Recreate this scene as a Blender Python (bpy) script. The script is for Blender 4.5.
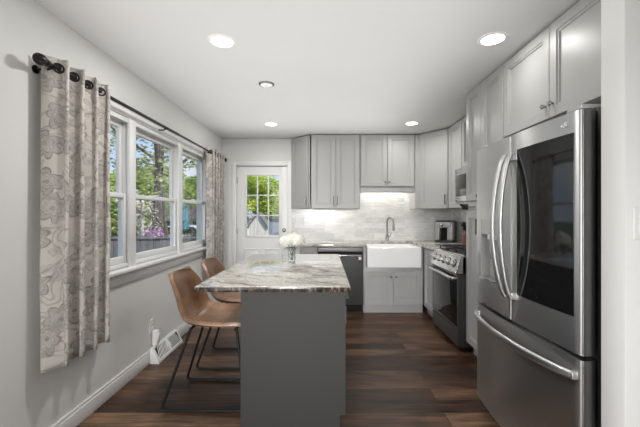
import bpy, bmesh, math, random
from mathutils import Vector, Matrix, noise
random.seed(7)
PI = math.pi
S = bpy.context.scene
for o in list(bpy.data.objects):
    bpy.data.objects.remove(o)
COL = S.collection

# ------------------------------------------------------------------ camera
CX, CY, F = 324.5, 214.0, 341.0          # principal point and focal length in pixels of the 640x427 frame
cam_d = bpy.data.cameras.new('camera')
cam_d.sensor_width = 36.0
cam_d.lens = F / 640.0 * 36.0
cam_d.shift_x = -(CX - 320.0) / 640.0
cam_d.shift_y = (CY - 213.5) / 640.0
cam_d.clip_start = 0.05
cam_d.clip_end = 300
cam = bpy.data.objects.new('camera', cam_d)
cam.location = (0, 0, 1.31)
cam.rotation_euler = (PI / 2, 0, 0)
COL.objects.link(cam)
S.camera = cam

# ------------------------------------------------------------------ light and exposure
S.view_settings.view_transform = 'Standard'
S.view_settings.look = 'None'
S.view_settings.gamma = 1.0
S.view_settings.use_curve_mapping = False
S.view_settings.exposure = 0.18
CAN_W = 2.4            # each recessed ceiling light
LEFT_CAN_W = 12.0
FAR_LEFT_CAN_W = 6.0
FAR_CAN_W = 6.6
SIDE_W = 42.0
BOUNCE_W = 0.5
UP_W = 17.0
STRIP_W = 2.0
REAR_W = 15.0          # added narrow-beam fill light behind the camera
SKY_STRENGTH = 1.0
SUN_STRENGTH = 4.5

world = bpy.data.worlds.new('sky')
S.world = world
world.use_nodes = True
wn = world.node_tree.nodes
wl = world.node_tree.links
wn.clear()
w_out = wn.new('ShaderNodeOutputWorld')
w_bg = wn.new('ShaderNodeBackground')
w_bg.inputs['Strength'].default_value = SKY_STRENGTH
w_tc = wn.new('ShaderNodeTexCoord')
w_sep = wn.new('ShaderNodeSeparateXYZ')
wl.new(w_tc.outputs['Generated'], w_sep.inputs[0])
w_ramp = wn.new('ShaderNodeValToRGB')
w_ramp.color_ramp.elements[0].position = 0.0
w_ramp.color_ramp.elements[0].color = (0.62, 0.76, 0.92, 1)
w_ramp.color_ramp.elements[1].position = 0.6
w_ramp.color_ramp.elements[1].color = (0.20, 0.42, 0.80, 1)
wl.new(w_sep.outputs['Z'], w_ramp.inputs[0])
w_noise = wn.new('ShaderNodeTexNoise')
w_noise.inputs['Scale'].default_value = 5.0
w_noise.inputs['Detail'].default_value = 6.0
wl.new(w_tc.outputs['Generated'], w_noise.inputs['Vector'])
w_cr = wn.new('ShaderNodeValToRGB')
w_cr.color_ramp.elements[0].position = 0.47
w_cr.color_ramp.elements[0].color = (0, 0, 0, 1)
w_cr.color_ramp.elements[1].position = 0.62
w_cr.color_ramp.elements[1].color = (1, 1, 1, 1)
wl.new(w_noise.outputs['Fac'], w_cr.inputs[0])
w_mix = wn.new('ShaderNodeMixRGB')
w_mix.inputs[2].default_value = (1.0, 1.0, 1.0, 1)
wl.new(w_cr.outputs[0], w_mix.inputs[0])
wl.new(w_ramp.outputs[0], w_mix.inputs[1])
wl.new(w_mix.outputs[0], w_bg.inputs['Color'])
wl.new(w_bg.outputs[0], w_out.inputs[0])

sun_d = bpy.data.lights.new('sun', 'SUN')
sun_d.energy = SUN_STRENGTH
sun_d.angle = 0.02
sun_d.color = (1.0, 0.95, 0.86)
sun = bpy.data.objects.new('sun', sun_d)
sun.rotation_euler = Vector((-0.62, 0.42, -0.66)).to_track_quat('-Z', 'Y').to_euler()
COL.objects.link(sun)

def big_area(name, w, h, watts, loc, rot, col=(1.0, .995, .985)):
    d = bpy.data.lights.new(name, 'AREA')
    d.shape = 'RECTANGLE'; d.size = w; d.size_y = h; d.energy = watts; d.color = col
    o = bpy.data.objects.new(name, d); o.location = loc; o.rotation_euler = rot
    COL.objects.link(o)
    return o
# added fill at the solid left wall behind the viewer, standing in for daylight
big_area('side_fill', 2.2, 1.9, SIDE_W, (-1.52, -.7, 1.15), (PI/2, 0, -PI/2))
# both uplights are added fill, standing in for flash bounced off the ceiling
# this one hangs unseen mid-room; the ceiling spreads its light over the room
up = big_area('uplight_fill', 2.4, 3.5, UP_W, (-.2, 2.95, 1.86), (PI, 0, 0))
up.data.spread = math.radians(125)
big_area('low_bounce_fill', 1.8, 1.8, BOUNCE_W, (.2, .5, .45), (PI, 0, 0))  # added fill, low in front of the camera, facing up
rear_d = bpy.data.lights.new('rear_fill', 'AREA')  # unseen fill light added at the rear of the room
rear_d.shape = 'RECTANGLE'
rear_d.size = 1.3
rear_d.spread = math.radians(46)
rear_d.size_y = 1.1
rear_d.energy = REAR_W
rear_d.color = (1.0, 0.99, 0.97)
rear = bpy.data.objects.new('rear_fill', rear_d)
rear.location = (-.25, -2.9, 1.55)
rear.rotation_euler = (PI / 2 - math.radians(11), 0, math.radians(-2))   # faces +Y, into the room
COL.objects.link(rear)

# ------------------------------------------------------------------ helpers
def tag(o, label=None, cat=None, group=None, kind=None):
    if label: o['label'] = label
    if cat: o['category'] = cat
    if group: o['group'] = group
    if kind: o['kind'] = kind
    return o

def empty(name, loc=(0, 0, 0), rz=0.0, label=None, cat=None, group=None, kind=None, parent=None):
    o = bpy.data.objects.new(name, None)
    o.empty_display_size = 0.1
    o.location = loc
    o.rotation_euler = (0, 0, rz)
    COL.objects.link(o)
    if parent: o.parent = parent
    return tag(o, label, cat, group, kind)

class MB:
    """collects shapes and links them as ONE mesh object"""
    def __init__(self):
        self.bm = bmesh.new()
    def _merge(self, b, M=None):
        if M is not None:
            bmesh.ops.transform(b, matrix=M, verts=b.verts)
        me = bpy.data.meshes.new('tmp')
        b.to_mesh(me)
        b.free()
        self.bm.from_mesh(me)
        bpy.data.meshes.remove(me)
        return self
    def box(self, x0, x1, y0, y1, z0, z1, bev=0.0, seg=2, M=None):
        b = bmesh.new()
        vs = [b.verts.new(p) for p in ((x0,y0,z0),(x1,y0,z0),(x1,y1,z0),(x0,y1,z0),(x0,y0,z1),(x1,y0,z1),(x1,y1,z1),(x0,y1,z1))]
        for f in ((0,3,2,1),(4,5,6,7),(0,1,5,4),(1,2,6,5),(2,3,7,6),(3,0,4,7)):
            b.faces.new([vs[i] for i in f])
        if bev > 0:
            bmesh.ops.bevel(b, geom=b.edges[:], offset=bev, segments=seg, profile=0.5, affect='EDGES', clamp_overlap=True)
        return self._merge(b, M)
    def tube(self, pts, r, seg=10, cap=True, closed=False, M=None):
        b = bmesh.new()
        pts = [Vector(p) for p in pts]
        n = len(pts)
        rs = r if isinstance(r, (list, tuple)) else [r] * n
        up = None
        rings = []
        for i, p in enumerate(pts):
            if closed:
                d = (pts[(i + 1) % n] - pts[i - 1]).normalized()
            else:
                d = (pts[min(i + 1, n - 1)] - pts[max(i - 1, 0)]).normalized()
            if up is None:
                up = d.orthogonal().normalized()
            up = (up - d * up.dot(d))
            up = up.normalized() if up.length > 1e-6 else d.orthogonal().normalized()
            s = d.cross(up)
            ring = [b.verts.new(p + (up * math.cos(2*PI*k/seg) + s * math.sin(2*PI*k/seg)) * rs[i]) for k in range(seg)]
            rings.append(ring)
        m = n if closed else n - 1
        for i in range(m):
            A, B = rings[i], rings[(i + 1) % n]
            for k in range(seg):
                b.faces.new((A[k], A[(k+1) % seg], B[(k+1) % seg], B[k]))
        if cap and not closed:
            b.faces.new(rings[0][::-1]); b.faces.new(rings[-1])
        bmesh.ops.recalc_face_normals(b, faces=b.faces[:])
        return self._merge(b, M)
    def lathe(self, prof, seg=24, M=None):
        b = bmesh.new()
        rings = []
        for (r, z) in prof:
            if r < 1e-6:
                rings.append([b.verts.new((0, 0, z))])
            else:
                rings.append([b.verts.new((r*math.cos(2*PI*k/seg), r*math.sin(2*PI*k/seg), z)) for k in range(seg)])
        for A, B in zip(rings[:-1], rings[1:]):
            for k in range(seg):
                k2 = (k + 1) % seg
                if len(A) == 1 and len(B) == 1: continue
                if len(A) == 1: b.faces.new((A[0], B[k2], B[k]))
                elif len(B) == 1: b.faces.new((A[k], A[k2], B[0]))
                else: b.faces.new((A[k], A[k2], B[k2], B[k]))
        bmesh.ops.recalc_face_normals(b, faces=b.faces[:])
        return self._merge(b, M)
    def prism(self, poly, a0, a1, axis='Z', bev=0.0, M=None):
        b = bmesh.new()
        def P(u, v, a):
            return {'Z': (u, v, a), 'X': (a, u, v), 'Y': (u, a, v)}[axis]
        A = [b.verts.new(P(u, v, a0)) for u, v in poly]
        B = [b.verts.new(P(u, v, a1)) for u, v in poly]
        n = len(poly)
        b.faces.new(A[::-1]); b.faces.new(B)
        for i in range(n):
            b.faces.new((A[i], A[(i+1) % n], B[(i+1) % n], B[i]))
        bmesh.ops.recalc_face_normals(b, faces=b.faces[:])
        if bev > 0:
            bmesh.ops.bevel(b, geom=b.edges[:], offset=bev, segments=2, profile=0.5, affect='EDGES', clamp_overlap=True)
        return self._merge(b, M)
    def loops(self, x0, x1, z0, z1, steps, M=None, back=True):
        """nested rectangles in the xz plane: steps = (inset, y)"""
        b = bmesh.new()
        prev = None
        for (i, y) in steps:
            r = [b.verts.new(p) for p in ((x0+i,y,z0+i),(x1-i,y,z0+i),(x1-i,y,z1-i),(x0+i,y,z1-i))]
            if prev:
                for k in range(4):
                    b.faces.new((prev[k], prev[(k+1) % 4], r[(k+1) % 4], r[k]))
            elif back:
                b.faces.new(r[::-1])
            prev = r
        b.faces.new(prev)
        bmesh.ops.recalc_face_normals(b, faces=b.faces[:])
        return self._merge(b, M)
    def shaker(self, x0, x1, z0, z1, yf, t=0.02, st=0.06, M=None):
        return self.loops(x0, x1, z0, z1, [(0, yf+t), (0, yf+.002), (.002, yf), (st, yf), (st+.002, yf+.007), (st+.012, yf+.008), (st+.015, yf+.0165)], M)
    def frame(self, x0, x1, z0, z1, y0, y1, w, bev=0.0, wb=None, wt=None, M=None):
        """rectangular frame made of four bars, lying in the xz plane"""
        wb = w if wb is None else wb; wt = w if wt is None else wt
        self.box(x0, x0+w, y0, y1, z0, z1, bev, M=M); self.box(x1-w, x1, y0, y1, z0, z1, bev, M=M)
        self.box(x0+w, x1-w, y0, y1, z0, z0+wb, bev, M=M); self.box(x0+w, x1-w, y0, y1, z1-wt, z1, bev, M=M)
        return self
    def grid(self, rows, uvs=None, closed=False):
        b = bmesh.new()
        V = [[b.verts.new(p) for p in r] for r in rows]
        uvl = b.loops.layers.uv.new('UVMap') if uvs else None
        for i in range(len(V) - 1):
            n = len(V[i])
            for k in range(n if closed else n - 1):
                k2 = (k + 1) % n
                f = b.faces.new((V[i][k], V[i][k2], V[i+1][k2], V[i+1][k]))
                if uvl:
                    for lp, (a, c) in zip(f.loops, ((i, k), (i, k2), (i+1, k2), (i+1, k))):
                        lp[uvl].uv = uvs[a][c]
        return self._merge(b)
    def leafcloud(self, blobs, n, size, rnd):
        """many small bent leaves on ellipsoid clumps"""
        b = self.bm
        tot = sum(w for *_, w in blobs)
        for (c, r, w) in blobs:
            for _ in range(int(n * w / tot)):
                d = Vector((rnd.gauss(0, 1), rnd.gauss(0, 1), rnd.gauss(0, 1))).normalized()
                k = rnd.uniform(.45, 1.0) ** .5
                p = Vector((c[0] + d.x*r[0]*k, c[1] + d.y*r[1]*k, c[2] + d.z*r[2]*k))
                s = size * rnd.uniform(.6, 1.3)
                q = (d + Vector((rnd.gauss(0, .7), rnd.gauss(0, .7), rnd.gauss(0, .7)))).to_track_quat('Z', 'Y').to_matrix()
                u, v, nn = q.col[0]*s, q.col[1]*s*.55, q.col[2]*s*.18
                a = [b.verts.new(p - u), b.verts.new(p + v - nn), b.verts.new(p + u), b.verts.new(p - v - nn)]
                b.faces.new((a[0], a[1], a[2])); b.faces.new((a[0], a[2], a[3]))
        return self
    def build(self, name, mat, parent=None, smooth=35, M=None):
        if M is not None:
            bmesh.ops.transform(self.bm, matrix=M, verts=self.bm.verts)
        me = bpy.data.meshes.new(name)
        self.bm.to_mesh(me)
        self.bm.free()
        me.materials.append(mat)
        if smooth:
            for p in me.polygons: p.use_smooth = True
            me.set_sharp_from_angle(angle=math.radians(smooth))
        o = bpy.data.objects.new(name, me)
        COL.objects.link(o)
        if parent: o.parent = parent
        return o

def dup(o, parent=None):
    """a copy of a thing, its parts and their sub-parts"""
    c = o.copy(); COL.objects.link(c)
    if parent: c.parent = parent
    for ch in list(o.children):
        dup(ch, c)
    return c

def arc(c, r, a0, a1, n, plane='XZ'):
    out = []
    for i in range(n + 1):
        a = a0 + (a1 - a0) * i / n
        u, v = r*math.cos(a), r*math.sin(a)
        out.append({'XZ': (c[0]+u, c[1], c[2]+v), 'YZ': (c[0], c[1]+u, c[2]+v), 'XY': (c[0]+u, c[1]+v, c[2])}[plane])
    return out

def rounded(pts, r, n=5):
    """polyline with rounded corners"""
    pts = [Vector(p) for p in pts]
    out = [pts[0]]
    for a, b, c in zip(pts[:-2], pts[1:-1], pts[2:]):
        u = (a - b).normalized(); v = (c - b).normalized()
        p, q = b + u*r, b + v*r
        for i in range(n + 1):
            t = i / n
            out.append(p*(1-t)**2 + b*2*t*(1-t) + q*t*t)
    out.append(pts[-1])
    return out

def T(x, y, z): return Matrix.Translation((x, y, z))
def RX(a): return Matrix.Rotation(a, 4, 'X')
def RY(a): return Matrix.Rotation(a, 4, 'Y')
def RZ(a): return Matrix.Rotation(a, 4, 'Z')

# ------------------------------------------------------------------ materials
def pmat(name, col, rough=0.5, metal=0.0, **kw):
    m = bpy.data.materials.new(name)
    m.use_nodes = True
    b = m.node_tree.nodes['Principled BSDF']
    b.inputs['Base Color'].default_value = (*col, 1)
    b.inputs['Roughness'].default_value = rough
    b.inputs['Metallic'].default_value = metal
    for k, v in kw.items():
        b.inputs[k].default_value = v
    return m

class NT:
    """short-hand for node graphs"""
    def __init__(self, m):
        self.t = m.node_tree; self.n = self.t.nodes; self.l = self.t.links
        self.b = self.n.get('Principled BSDF')
    def new(self, typ, **kw):
        nd = self.n.new(typ)
        for k, v in kw.items():
            if k.startswith('i_'):
                nd.inputs[k[2:].replace('_', ' ')].default_value = v
            else:
                setattr(nd, k, v)
        return nd
    def link(self, a, b): self.l.new(a, b)
    def coord(self, kind='Object', scale=(1, 1, 1), rot=(0, 0, 0)):
        tc = self.new('ShaderNodeTexCoord'); mp = self.new('ShaderNodeMapping')
        mp.inputs['Scale'].default_value = scale; mp.inputs['Rotation'].default_value = rot
        self.link(tc.outputs[kind], mp.inputs[0])
        return mp.outputs[0]
    def noise(self, vec, scale, detail=3.0, rough=.5, dist=0.0):
        nd = self.new('ShaderNodeTexNoise')
        nd.inputs['Scale'].default_value = scale; nd.inputs['Detail'].default_value = detail
        nd.inputs['Roughness'].default_value = rough; nd.inputs['Distortion'].default_value = dist
        if vec is not None: self.link(vec, nd.inputs['Vector'])
        return nd
    def ramp(self, fac, stops, interp='LINEAR'):
        r = self.new('ShaderNodeValToRGB'); e = r.color_ramp.elements
        r.color_ramp.interpolation = interp
        while len(e) < len(stops): e.new(0.5)
        for el, (p, c) in zip(e, stops):
            el.position = p
            el.color = (c, c, c, 1) if isinstance(c, (int, float)) else (*c, 1)
        self.link(fac, r.inputs[0])
        return r.outputs[0]
    def mix(self, fac, a, b, mode='MIX'):
        m = self.new('ShaderNodeMixRGB', blend_type=mode)
        for i, v in ((0, fac), (1, a), (2, b)):
            if isinstance(v, (int, float)): m.inputs[i].default_value = v if i == 0 else (v, v, v, 1)
            elif isinstance(v, tuple): m.inputs[i].default_value = (*v, 1)
            else: self.link(v, m.inputs[i])
        return m.outputs[0]
    def math(self, op, a, b=None):
        m = self.new('ShaderNodeMath', operation=op)
        for i, v in ((0, a), (1, b)):
            if v is None: continue
            if isinstance(v, (int, float)): m.inputs[i].default_value = v
            else: self.link(v, m.inputs[i])
        return m.outputs[0]
    def bump(self, h, strength=.2, dist=.01):
        bp = self.new('ShaderNodeBump'); bp.inputs['Strength'].default_value = strength; bp.inputs['Distance'].default_value = dist
        self.link(h, bp.inputs['Height']); self.link(bp.outputs[0], self.b.inputs['Normal'])

def painted(name, col, rough, bump=.04, scale=160):
    m = pmat(name, col, rough); g = NT(m)
    n = g.noise(g.coord(), scale, 2)
    g.bump(n.outputs['Fac'], bump, .002)
    v = g.noise(g.coord(), 1.3, 2)
    c = g.ramp(v.outputs['Fac'], [(.3, tuple(x*.97 for x in col)), (.7, col)])
    g.link(c, g.b.inputs['Base Color'])
    return m

M_wall = painted('wall_paint', (.79, .79, .775), .75)
M_ceil = painted('ceiling_paint', (.68, .68, .672), .85)
M_trim = painted('white_trim_paint', (.84, .84, .83), .35, .02)
M_cab = painted('light_grey_cabinet_paint', (.42, .42, .41), .38, .015)
M_island = painted('dark_grey_cabinet_paint', (.028, .0275, .025), .6, .015)
M_white = painted('white_plastic', (.82, .82, .80), .35, .0)
M_ceramic = pmat('white_glazed_fireclay', (.92, .92, .91), .12)
M_black = pmat('black_powder_coat', (.008, .008, .008), .5, 0, **{'Specular IOR Level': .25})
M_iron = pmat('cast_iron', (.018, .018, .018), .55)
M_blackplastic = pmat('black_plastic', (.02, .02, .021), .3)
M_nickel = pmat('brushed_nickel', (.26, .255, .245), .3, 1.0)
M_chrome = pmat('chrome', (.75, .75, .75), .12, 1.0)
M_bronze = pmat('dark_bronze', (.022, .02, .018), .35, .6)
M_blackglass = pmat('black_glass', (.008, .008, .009), .05)
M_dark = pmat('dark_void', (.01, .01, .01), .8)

ROT = {'Z': .25, 'X': .25, 'Y': .25}
def steel(name, col, rough, streak='Z', wave=0.0):
    m = pmat(name, col, rough, 1.0); g = NT(m)
    sc = {'Z': (90, 90, 1.2), 'X': (1.2, 90, 90), 'Y': (90, 1.2, 90)}[streak]
    n = g.noise(g.coord(scale=sc), 4, 3)
    wv = g.noise(g.coord(scale={'Z': (9, 1, .35), 'X': (.35, 9, 9), 'Y': (9, .35, 9)}[streak]), .8, 0)
    bp1 = g.new('ShaderNodeBump'); bp1.inputs['Strength'].default_value = wave; bp1.inputs['Distance'].default_value = .012
    g.link(wv.outputs['Fac'], bp1.inputs['Height'])
    bp2 = g.new('ShaderNodeBump'); bp2.inputs['Strength'].default_value = .008; bp2.inputs['Distance'].default_value = .002
    g.link(n.outputs['Fac'], bp2.inputs['Height']); g.link(bp1.outputs[0], bp2.inputs['Normal']); g.link(bp2.outputs[0], g.b.inputs['Normal'])
    tg = g.new('ShaderNodeTangent', direction_type='RADIAL', axis='Z'); g.link(tg.outputs[0], g.b.inputs['Tangent'])
    g.b.inputs['Anisotropic'].default_value = .85
    g.b.inputs['Anisotropic Rotation'].default_value = ROT[streak]
    r = g.ramp(n.outputs['Fac'], [(.3, rough*.92), (.7, rough*1.1)])
    g.link(r, g.b.inputs['Roughness'])
    return m
M_steel = steel('brushed_stainless', (.58, .58, .575), .33, 'Z', .12)
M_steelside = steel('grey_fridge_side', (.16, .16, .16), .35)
M_steelh = steel('brushed_stainless_horizontal', (.58, .58, .57), .26, 'X')
M_darksteel = steel('dark_stainless', (.15, .15, .15), .42, 'X')

M_panel = pmat('grey_steel_panel', (.30, .30, .30), .5, .6)
M_dwdoor = pmat('dark_grey_steel_door', (.075, .075, .076), .5, .3)
def floor_mat():
    m = pmat('dark_walnut_planks', (.1, .06, .04), .32, 0, **{'Specular IOR Level': .25}); g = NT(m)
    tc = g.coord('Object')
    br = g.new('ShaderNodeTexBrick', offset=.37, offset_frequency=2, squash=1.0)
    g.link(tc, br.inputs['Vector'])
    br.inputs['Scale'].default_value = 1.0
    br.inputs['Brick Width'].default_value = 1.25
    br.inputs['Row Height'].default_value = .150
    br.inputs['Mortar Size'].default_value = .0018
    br.inputs['Mortar Smooth'].default_value = .2
    br.inputs['Bias'].default_value = -.1
    br.inputs['Color1'].default_value = (0, 0, 0, 1)
    br.inputs['Color2'].default_value = (1, 1, 1, 1)
    br.inputs['Mortar'].default_value = (.5, .5, .5, 1)
    plank = g.ramp(br.outputs['Color'], [(0, (.040, .021, .013)), (.35, (.085, .046, .028)), (.7, (.125, .071, .043)), (1, (.21, .13, .08))])
    # offset the grain per plank
    add = g.new('ShaderNodeVectorMath', operation='MULTIPLY_ADD')
    g.link(br.outputs['Color'], add.inputs[0]); add.inputs[1].default_value = (7, 3, 5); g.link(tc, add.inputs[2])
    mp = g.new('ShaderNodeMapping'); mp.inputs['Scale'].default_value = (1.6, 22, 1); g.link(add.outputs[0], mp.inputs[0])
    n1 = g.noise(mp.outputs[0], 2.2, 6, .6, .6)
    grain = g.ramp(n1.outputs['Fac'], [(.28, .30), (.48, 1.0), (.72, 1.7)])
    mp2 = g.new('ShaderNodeMapping'); mp2.inputs['Scale'].default_value = (1.2, 4, 1); g.link(add.outputs[0], mp2.inputs[0])
    n2 = g.noise(mp2.outputs[0], 1.8, 3, .5, .8)
    blot = g.ramp(n2.outputs['Fac'], [(.3, (.45, .43, .42)), (.52, (1, 1, 1)), (.75, (1.6, 1.5, 1.4))])
    c = g.mix(1.0, plank, grain, 'MULTIPLY')
    c = g.mix(1.0, c, blot, 'MULTIPLY')
    c = g.mix(br.outputs['Fac'], c, (.012, .008, .006))
    g.link(c, g.b.inputs['Base Color'])
    r = g.ramp(n1.outputs['Fac'], [(.2, .30), (.8, .44)])
    g.link(r, g.b.inputs['Roughness'])
    h = g.mix(br.outputs['Fac'], n1.outputs['Fac'], 0.0)
    g.bump(h, .12, .003)
    return m
M_floor = floor_mat()

def granite_mat():
    m = pmat('veined_granite', (.6, .57, .52), .045, 0, **{'Specular IOR Level': .8}); g = NT(m)
    tc = g.coord('Object', (1, 1, 1), (0, 0, .55))
    warp = g.noise(tc, 3.0, 3)
    add = g.new('ShaderNodeVectorMath', operation='MULTIPLY_ADD')
    g.link(warp.outputs['Color'], add.inputs[0]); add.inputs[1].default_value = (.35, .35, .35); g.link(tc, add.inputs[2])
    mp = g.new('ShaderNodeMapping'); mp.inputs['Scale'].default_value = (2.2, 9, 5); g.link(add.outputs[0], mp.inputs[0])
    veins = g.noise(mp.outputs[0], 1.6, 8, .65, .5)
    c = g.ramp(veins.outputs['Fac'], [(.26, (.07, .058, .048)), (.36, (.22, .195, .17)), (.45, (.38, .355, .32)), (.56, (.56, .535, .49)), (.68, (.43, .42, .395)), (.8, (.26, .25, .235))])
    fl = g.noise(tc, 75, 4, .7)
    c = g.mix(g.ramp(fl.outputs['Fac'], [(.36, .55), (.46, 0)]), c, (.14, .11, .09))
    fl2 = g.noise(tc, 40, 3, .6)
    c = g.mix(g.ramp(fl2.outputs['Fac'], [(.58, 0), (.7, .5)]), c, (.78, .75, .70))
    g.link(c, g.b.inputs['Base Color'])
    return m
M_granite = granite_mat()

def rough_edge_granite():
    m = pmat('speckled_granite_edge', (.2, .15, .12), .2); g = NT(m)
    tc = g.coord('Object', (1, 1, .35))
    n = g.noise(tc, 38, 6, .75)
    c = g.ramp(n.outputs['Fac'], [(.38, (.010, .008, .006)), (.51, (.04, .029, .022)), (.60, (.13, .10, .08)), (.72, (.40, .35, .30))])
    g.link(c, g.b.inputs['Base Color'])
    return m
M_granite_edge = rough_edge_granite()

def tile_mat(rot):
    m = pmat('marble_subway_tile', (.7, .7, .68), .18); g = NT(m)
    tc = g.coord('Object', (1, 1, 1), rot)
    br = g.new('ShaderNodeTexBrick', offset=.5)
    g.link(tc, br.inputs['Vector'])
    br.inputs['Scale'].default_value = 1.0
    br.inputs['Brick Width'].default_value = .30
    br.inputs['Row Height'].default_value = .0785
    br.inputs['Mortar Size'].default_value = .0016
    br.inputs['Color1'].default_value = (0, 0, 0, 1); br.inputs['Color2'].default_value = (1, 1, 1, 1)
    br.inputs['Mortar'].default_value = (.5, .5, .5, 1)
    base = g.ramp(br.outputs['Color'], [(0, (.60, .595, .58)), (.4, (.70, .695, .68)), (1, (.79, .785, .77))])
    add = g.new('ShaderNodeVectorMath', operation='MULTIPLY_ADD')
    g.link(br.outputs['Color'], add.inputs[0]); add.inputs[1].default_value = (5, 5, 5); g.link(tc, add.inputs[2])
    mp = g.new('ShaderNodeMapping'); mp.inputs['Scale'].default_value = (3, 9, 3); g.link(add.outputs[0], mp.inputs[0])
    n = g.noise(mp.outputs[0], 2.5, 5, .6, .8)
    c = g.mix(1.0, base, g.ramp(n.outputs['Fac'], [(.3, .84), (.6, 1.06)]), 'MULTIPLY')
    c = g.mix(br.outputs['Fac'], c, (.66, .655, .64))
    g.link(c, g.b.inputs['Base Color'])
    g.bump(g.math('SUBTRACT', 1.0, br.outputs['Fac']), .3, .001)
    return m
M_tile_back = tile_mat((-PI/2, 0, 0))
M_tile_right = tile_mat((-PI/2, 0, -PI/2))

def glass_mat(name, refl=.06, tint=(1, 1, 1), rough=0.0):
    m = bpy.data.materials.new(name); m.use_nodes = True
    g = NT(m); g.n.clear()
    out = g.new('ShaderNodeOutputMaterial'); mx = g.new('ShaderNodeMixShader')
    tr = g.new('ShaderNodeBsdfTransparent'); gl = g.new('ShaderNodeBsdfGlossy')
    tr.inputs[0].default_value = (*tint, 1); gl.inputs['Roughness'].default_value = rough
    lw = g.new('ShaderNodeLayerWeight'); lw.inputs[0].default_value = .5
    f5 = g.math('POWER', lw.outputs['Facing'], 5.0)
    f5 = g.math('ADD', g.math('MULTIPLY', f5, .9), .02)
    g.link(f5, mx.inputs[0])
    g.link(tr.outputs[0], mx.inputs[1]); g.link(gl.outputs[0], mx.inputs[2]); g.link(mx.outputs[0], out.inputs[0])
    return m
M_pane = glass_mat('window_glass')
M_vase = pmat('clear_glass', (.95, .97, .97), .02, 0, **{'Transmission Weight': 1.0, 'IOR': 1.45})
M_water = pmat('water', (.95, .98, .98), .02, 0, **{'Transmission Weight': 1.0, 'IOR': 1.33})

def emis(name, col, s):
    m = bpy.data.materials.new(name); m.use_nodes = True
    g = NT(m); g.n.clear()
    out = g.new('ShaderNodeOutputMaterial'); e = g.new('ShaderNodeEmission')
    e.inputs[0].default_value = (*col, 1); e.inputs[1].default_value = s
    g.link(e.outputs[0], out.inputs[0])
    return m
M_lens = emis('lit_lamp_lens', (1, .98, .95), 6.0)
M_dimlens = emis('dim_lens', (1, .99, .97), .93)
M_strip = emis('lit_led_strip', (1, .96, .90), 5.0)

def leather_mat():
    m = pmat('brown_leather', (.20, .105, .06), .32); g = NT(m)
    tc = g.coord()
    n = g.noise(tc, 6, 4, .6)
    c = g.ramp(n.outputs['Fac'], [(.3, (.11, .055, .029)), (.52, (.205, .110, .062)), (.75, (.35, .21, .13))])
    g.link(c, g.b.inputs['Base Color'])
    v = g.new('ShaderNodeTexVoronoi'); v.inputs['Scale'].default_value = 260; g.link(tc, v.inputs['Vector'])
    g.bump(v.outputs['Distance'], .12, .002)
    return m
M_leather = leather_mat()

def curtain_mat():
    m = pmat('floral_curtain_cloth', (.7, .66, .6), .9, **{'Sheen Weight': .2}); g = NT(m)
    uv = g.coord('UV')
    # large flowers: one per voronoi cell, petals from the polar angle about the cell centre
    def flowers(scale, petals, rbase, ramp_, rnd=.75):
        wv = g.noise(uv, 9, 2)
        add = g.new('ShaderNodeVectorMath', operation='MULTIPLY_ADD')
        g.link(wv.outputs['Color'], add.inputs[0]); add.inputs[1].default_value = (.07, .07, 0); g.link(uv, add.inputs[2])
        v = g.new('ShaderNodeTexVoronoi', voronoi_dimensions='2D'); v.inputs['Scale'].default_value = scale; v.inputs['Randomness'].default_value = rnd
        g.link(add.outputs[0], v.inputs['Vector'])
        sub = g.new('ShaderNodeVectorMath', operation='SUBTRACT'); g.link(add.outputs[0], sub.inputs[0]); g.link(v.outputs['Position'], sub.inputs[1])
        sp = g.new('ShaderNodeSeparateXYZ'); g.link(sub.outputs[0], sp.inputs[0])
        ang = g.math('ARCTAN2', sp.outputs['Y'], sp.outputs['X'])
        pet = g.math('MULTIPLY_ADD', g.math('ABSOLUTE', g.math('SINE', g.math('MULTIPLY', ang, petals / 2))), .35)
        pet.node.inputs[2].default_value = .75
        d = g.math('DIVIDE', v.outputs['Distance'], pet)
        return g.ramp(d, ramp_)
    big = flowers(5.4, 7, .4, [(0, .9), (.07, .9), (.09, .25), (.16, .55), (.2, .15), (.25, .9), (.27, .45), (.36, .5), (.385, 1.0), (.41, .9), (.43, 0)])
    small = flowers(12.5, 5, .4, [(0, .7), (.12, .7), (.2, .25), (.28, .6), (.31, .6), (.34, 0)], 1.0)
    # scrolling stems
    wv = g.noise(uv, 5.0, 2, .5, .6)
    stem = g.ramp(wv.outputs['Fac'], [(.44, 0), (.455, .8), (.47, .8), (.485, 0), (.55, 0), (.562, .7), (.575, .7), (.588, 0)])
    pat = g.mix(1.0, big, g.mix(.6, (0., 0., 0.), small, 'LIGHTEN'), 'LIGHTEN')
    pat = g.mix(.75, pat, stem, 'LIGHTEN')
    soft = g.noise(uv, 14, 3)
    pat = g.mix(1.0, pat, g.ramp(soft.outputs['Fac'], [(.3, .45), (.65, 1.0)]), 'MULTIPLY')
    c = g.mix(pat, (.82, .775, .72), (.32, .295, .282))
    wx = g.noise(g.coord('UV', (400, 60, 1)), 1.5, 2)
    c = g.mix(1.0, c, g.ramp(wx.outputs['Fac'], [(.3, .9), (.7, 1.06)]), 'MULTIPLY')
    g.link(c, g.b.inputs['Base Color'])
    # cloth lets some daylight through
    out = g.n['Material Output']; tl = g.new('ShaderNodeBsdfTranslucent'); mx = g.new('ShaderNodeMixShader')
    g.link(c, tl.inputs[0]); mx.inputs[0].default_value = .30
    g.link(g.b.outputs[0], mx.inputs[1]); g.link(tl.outputs[0], mx.inputs[2]); g.link(mx.outputs[0], out.inputs[0])
    return m
M_curtain = curtain_mat()

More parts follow.
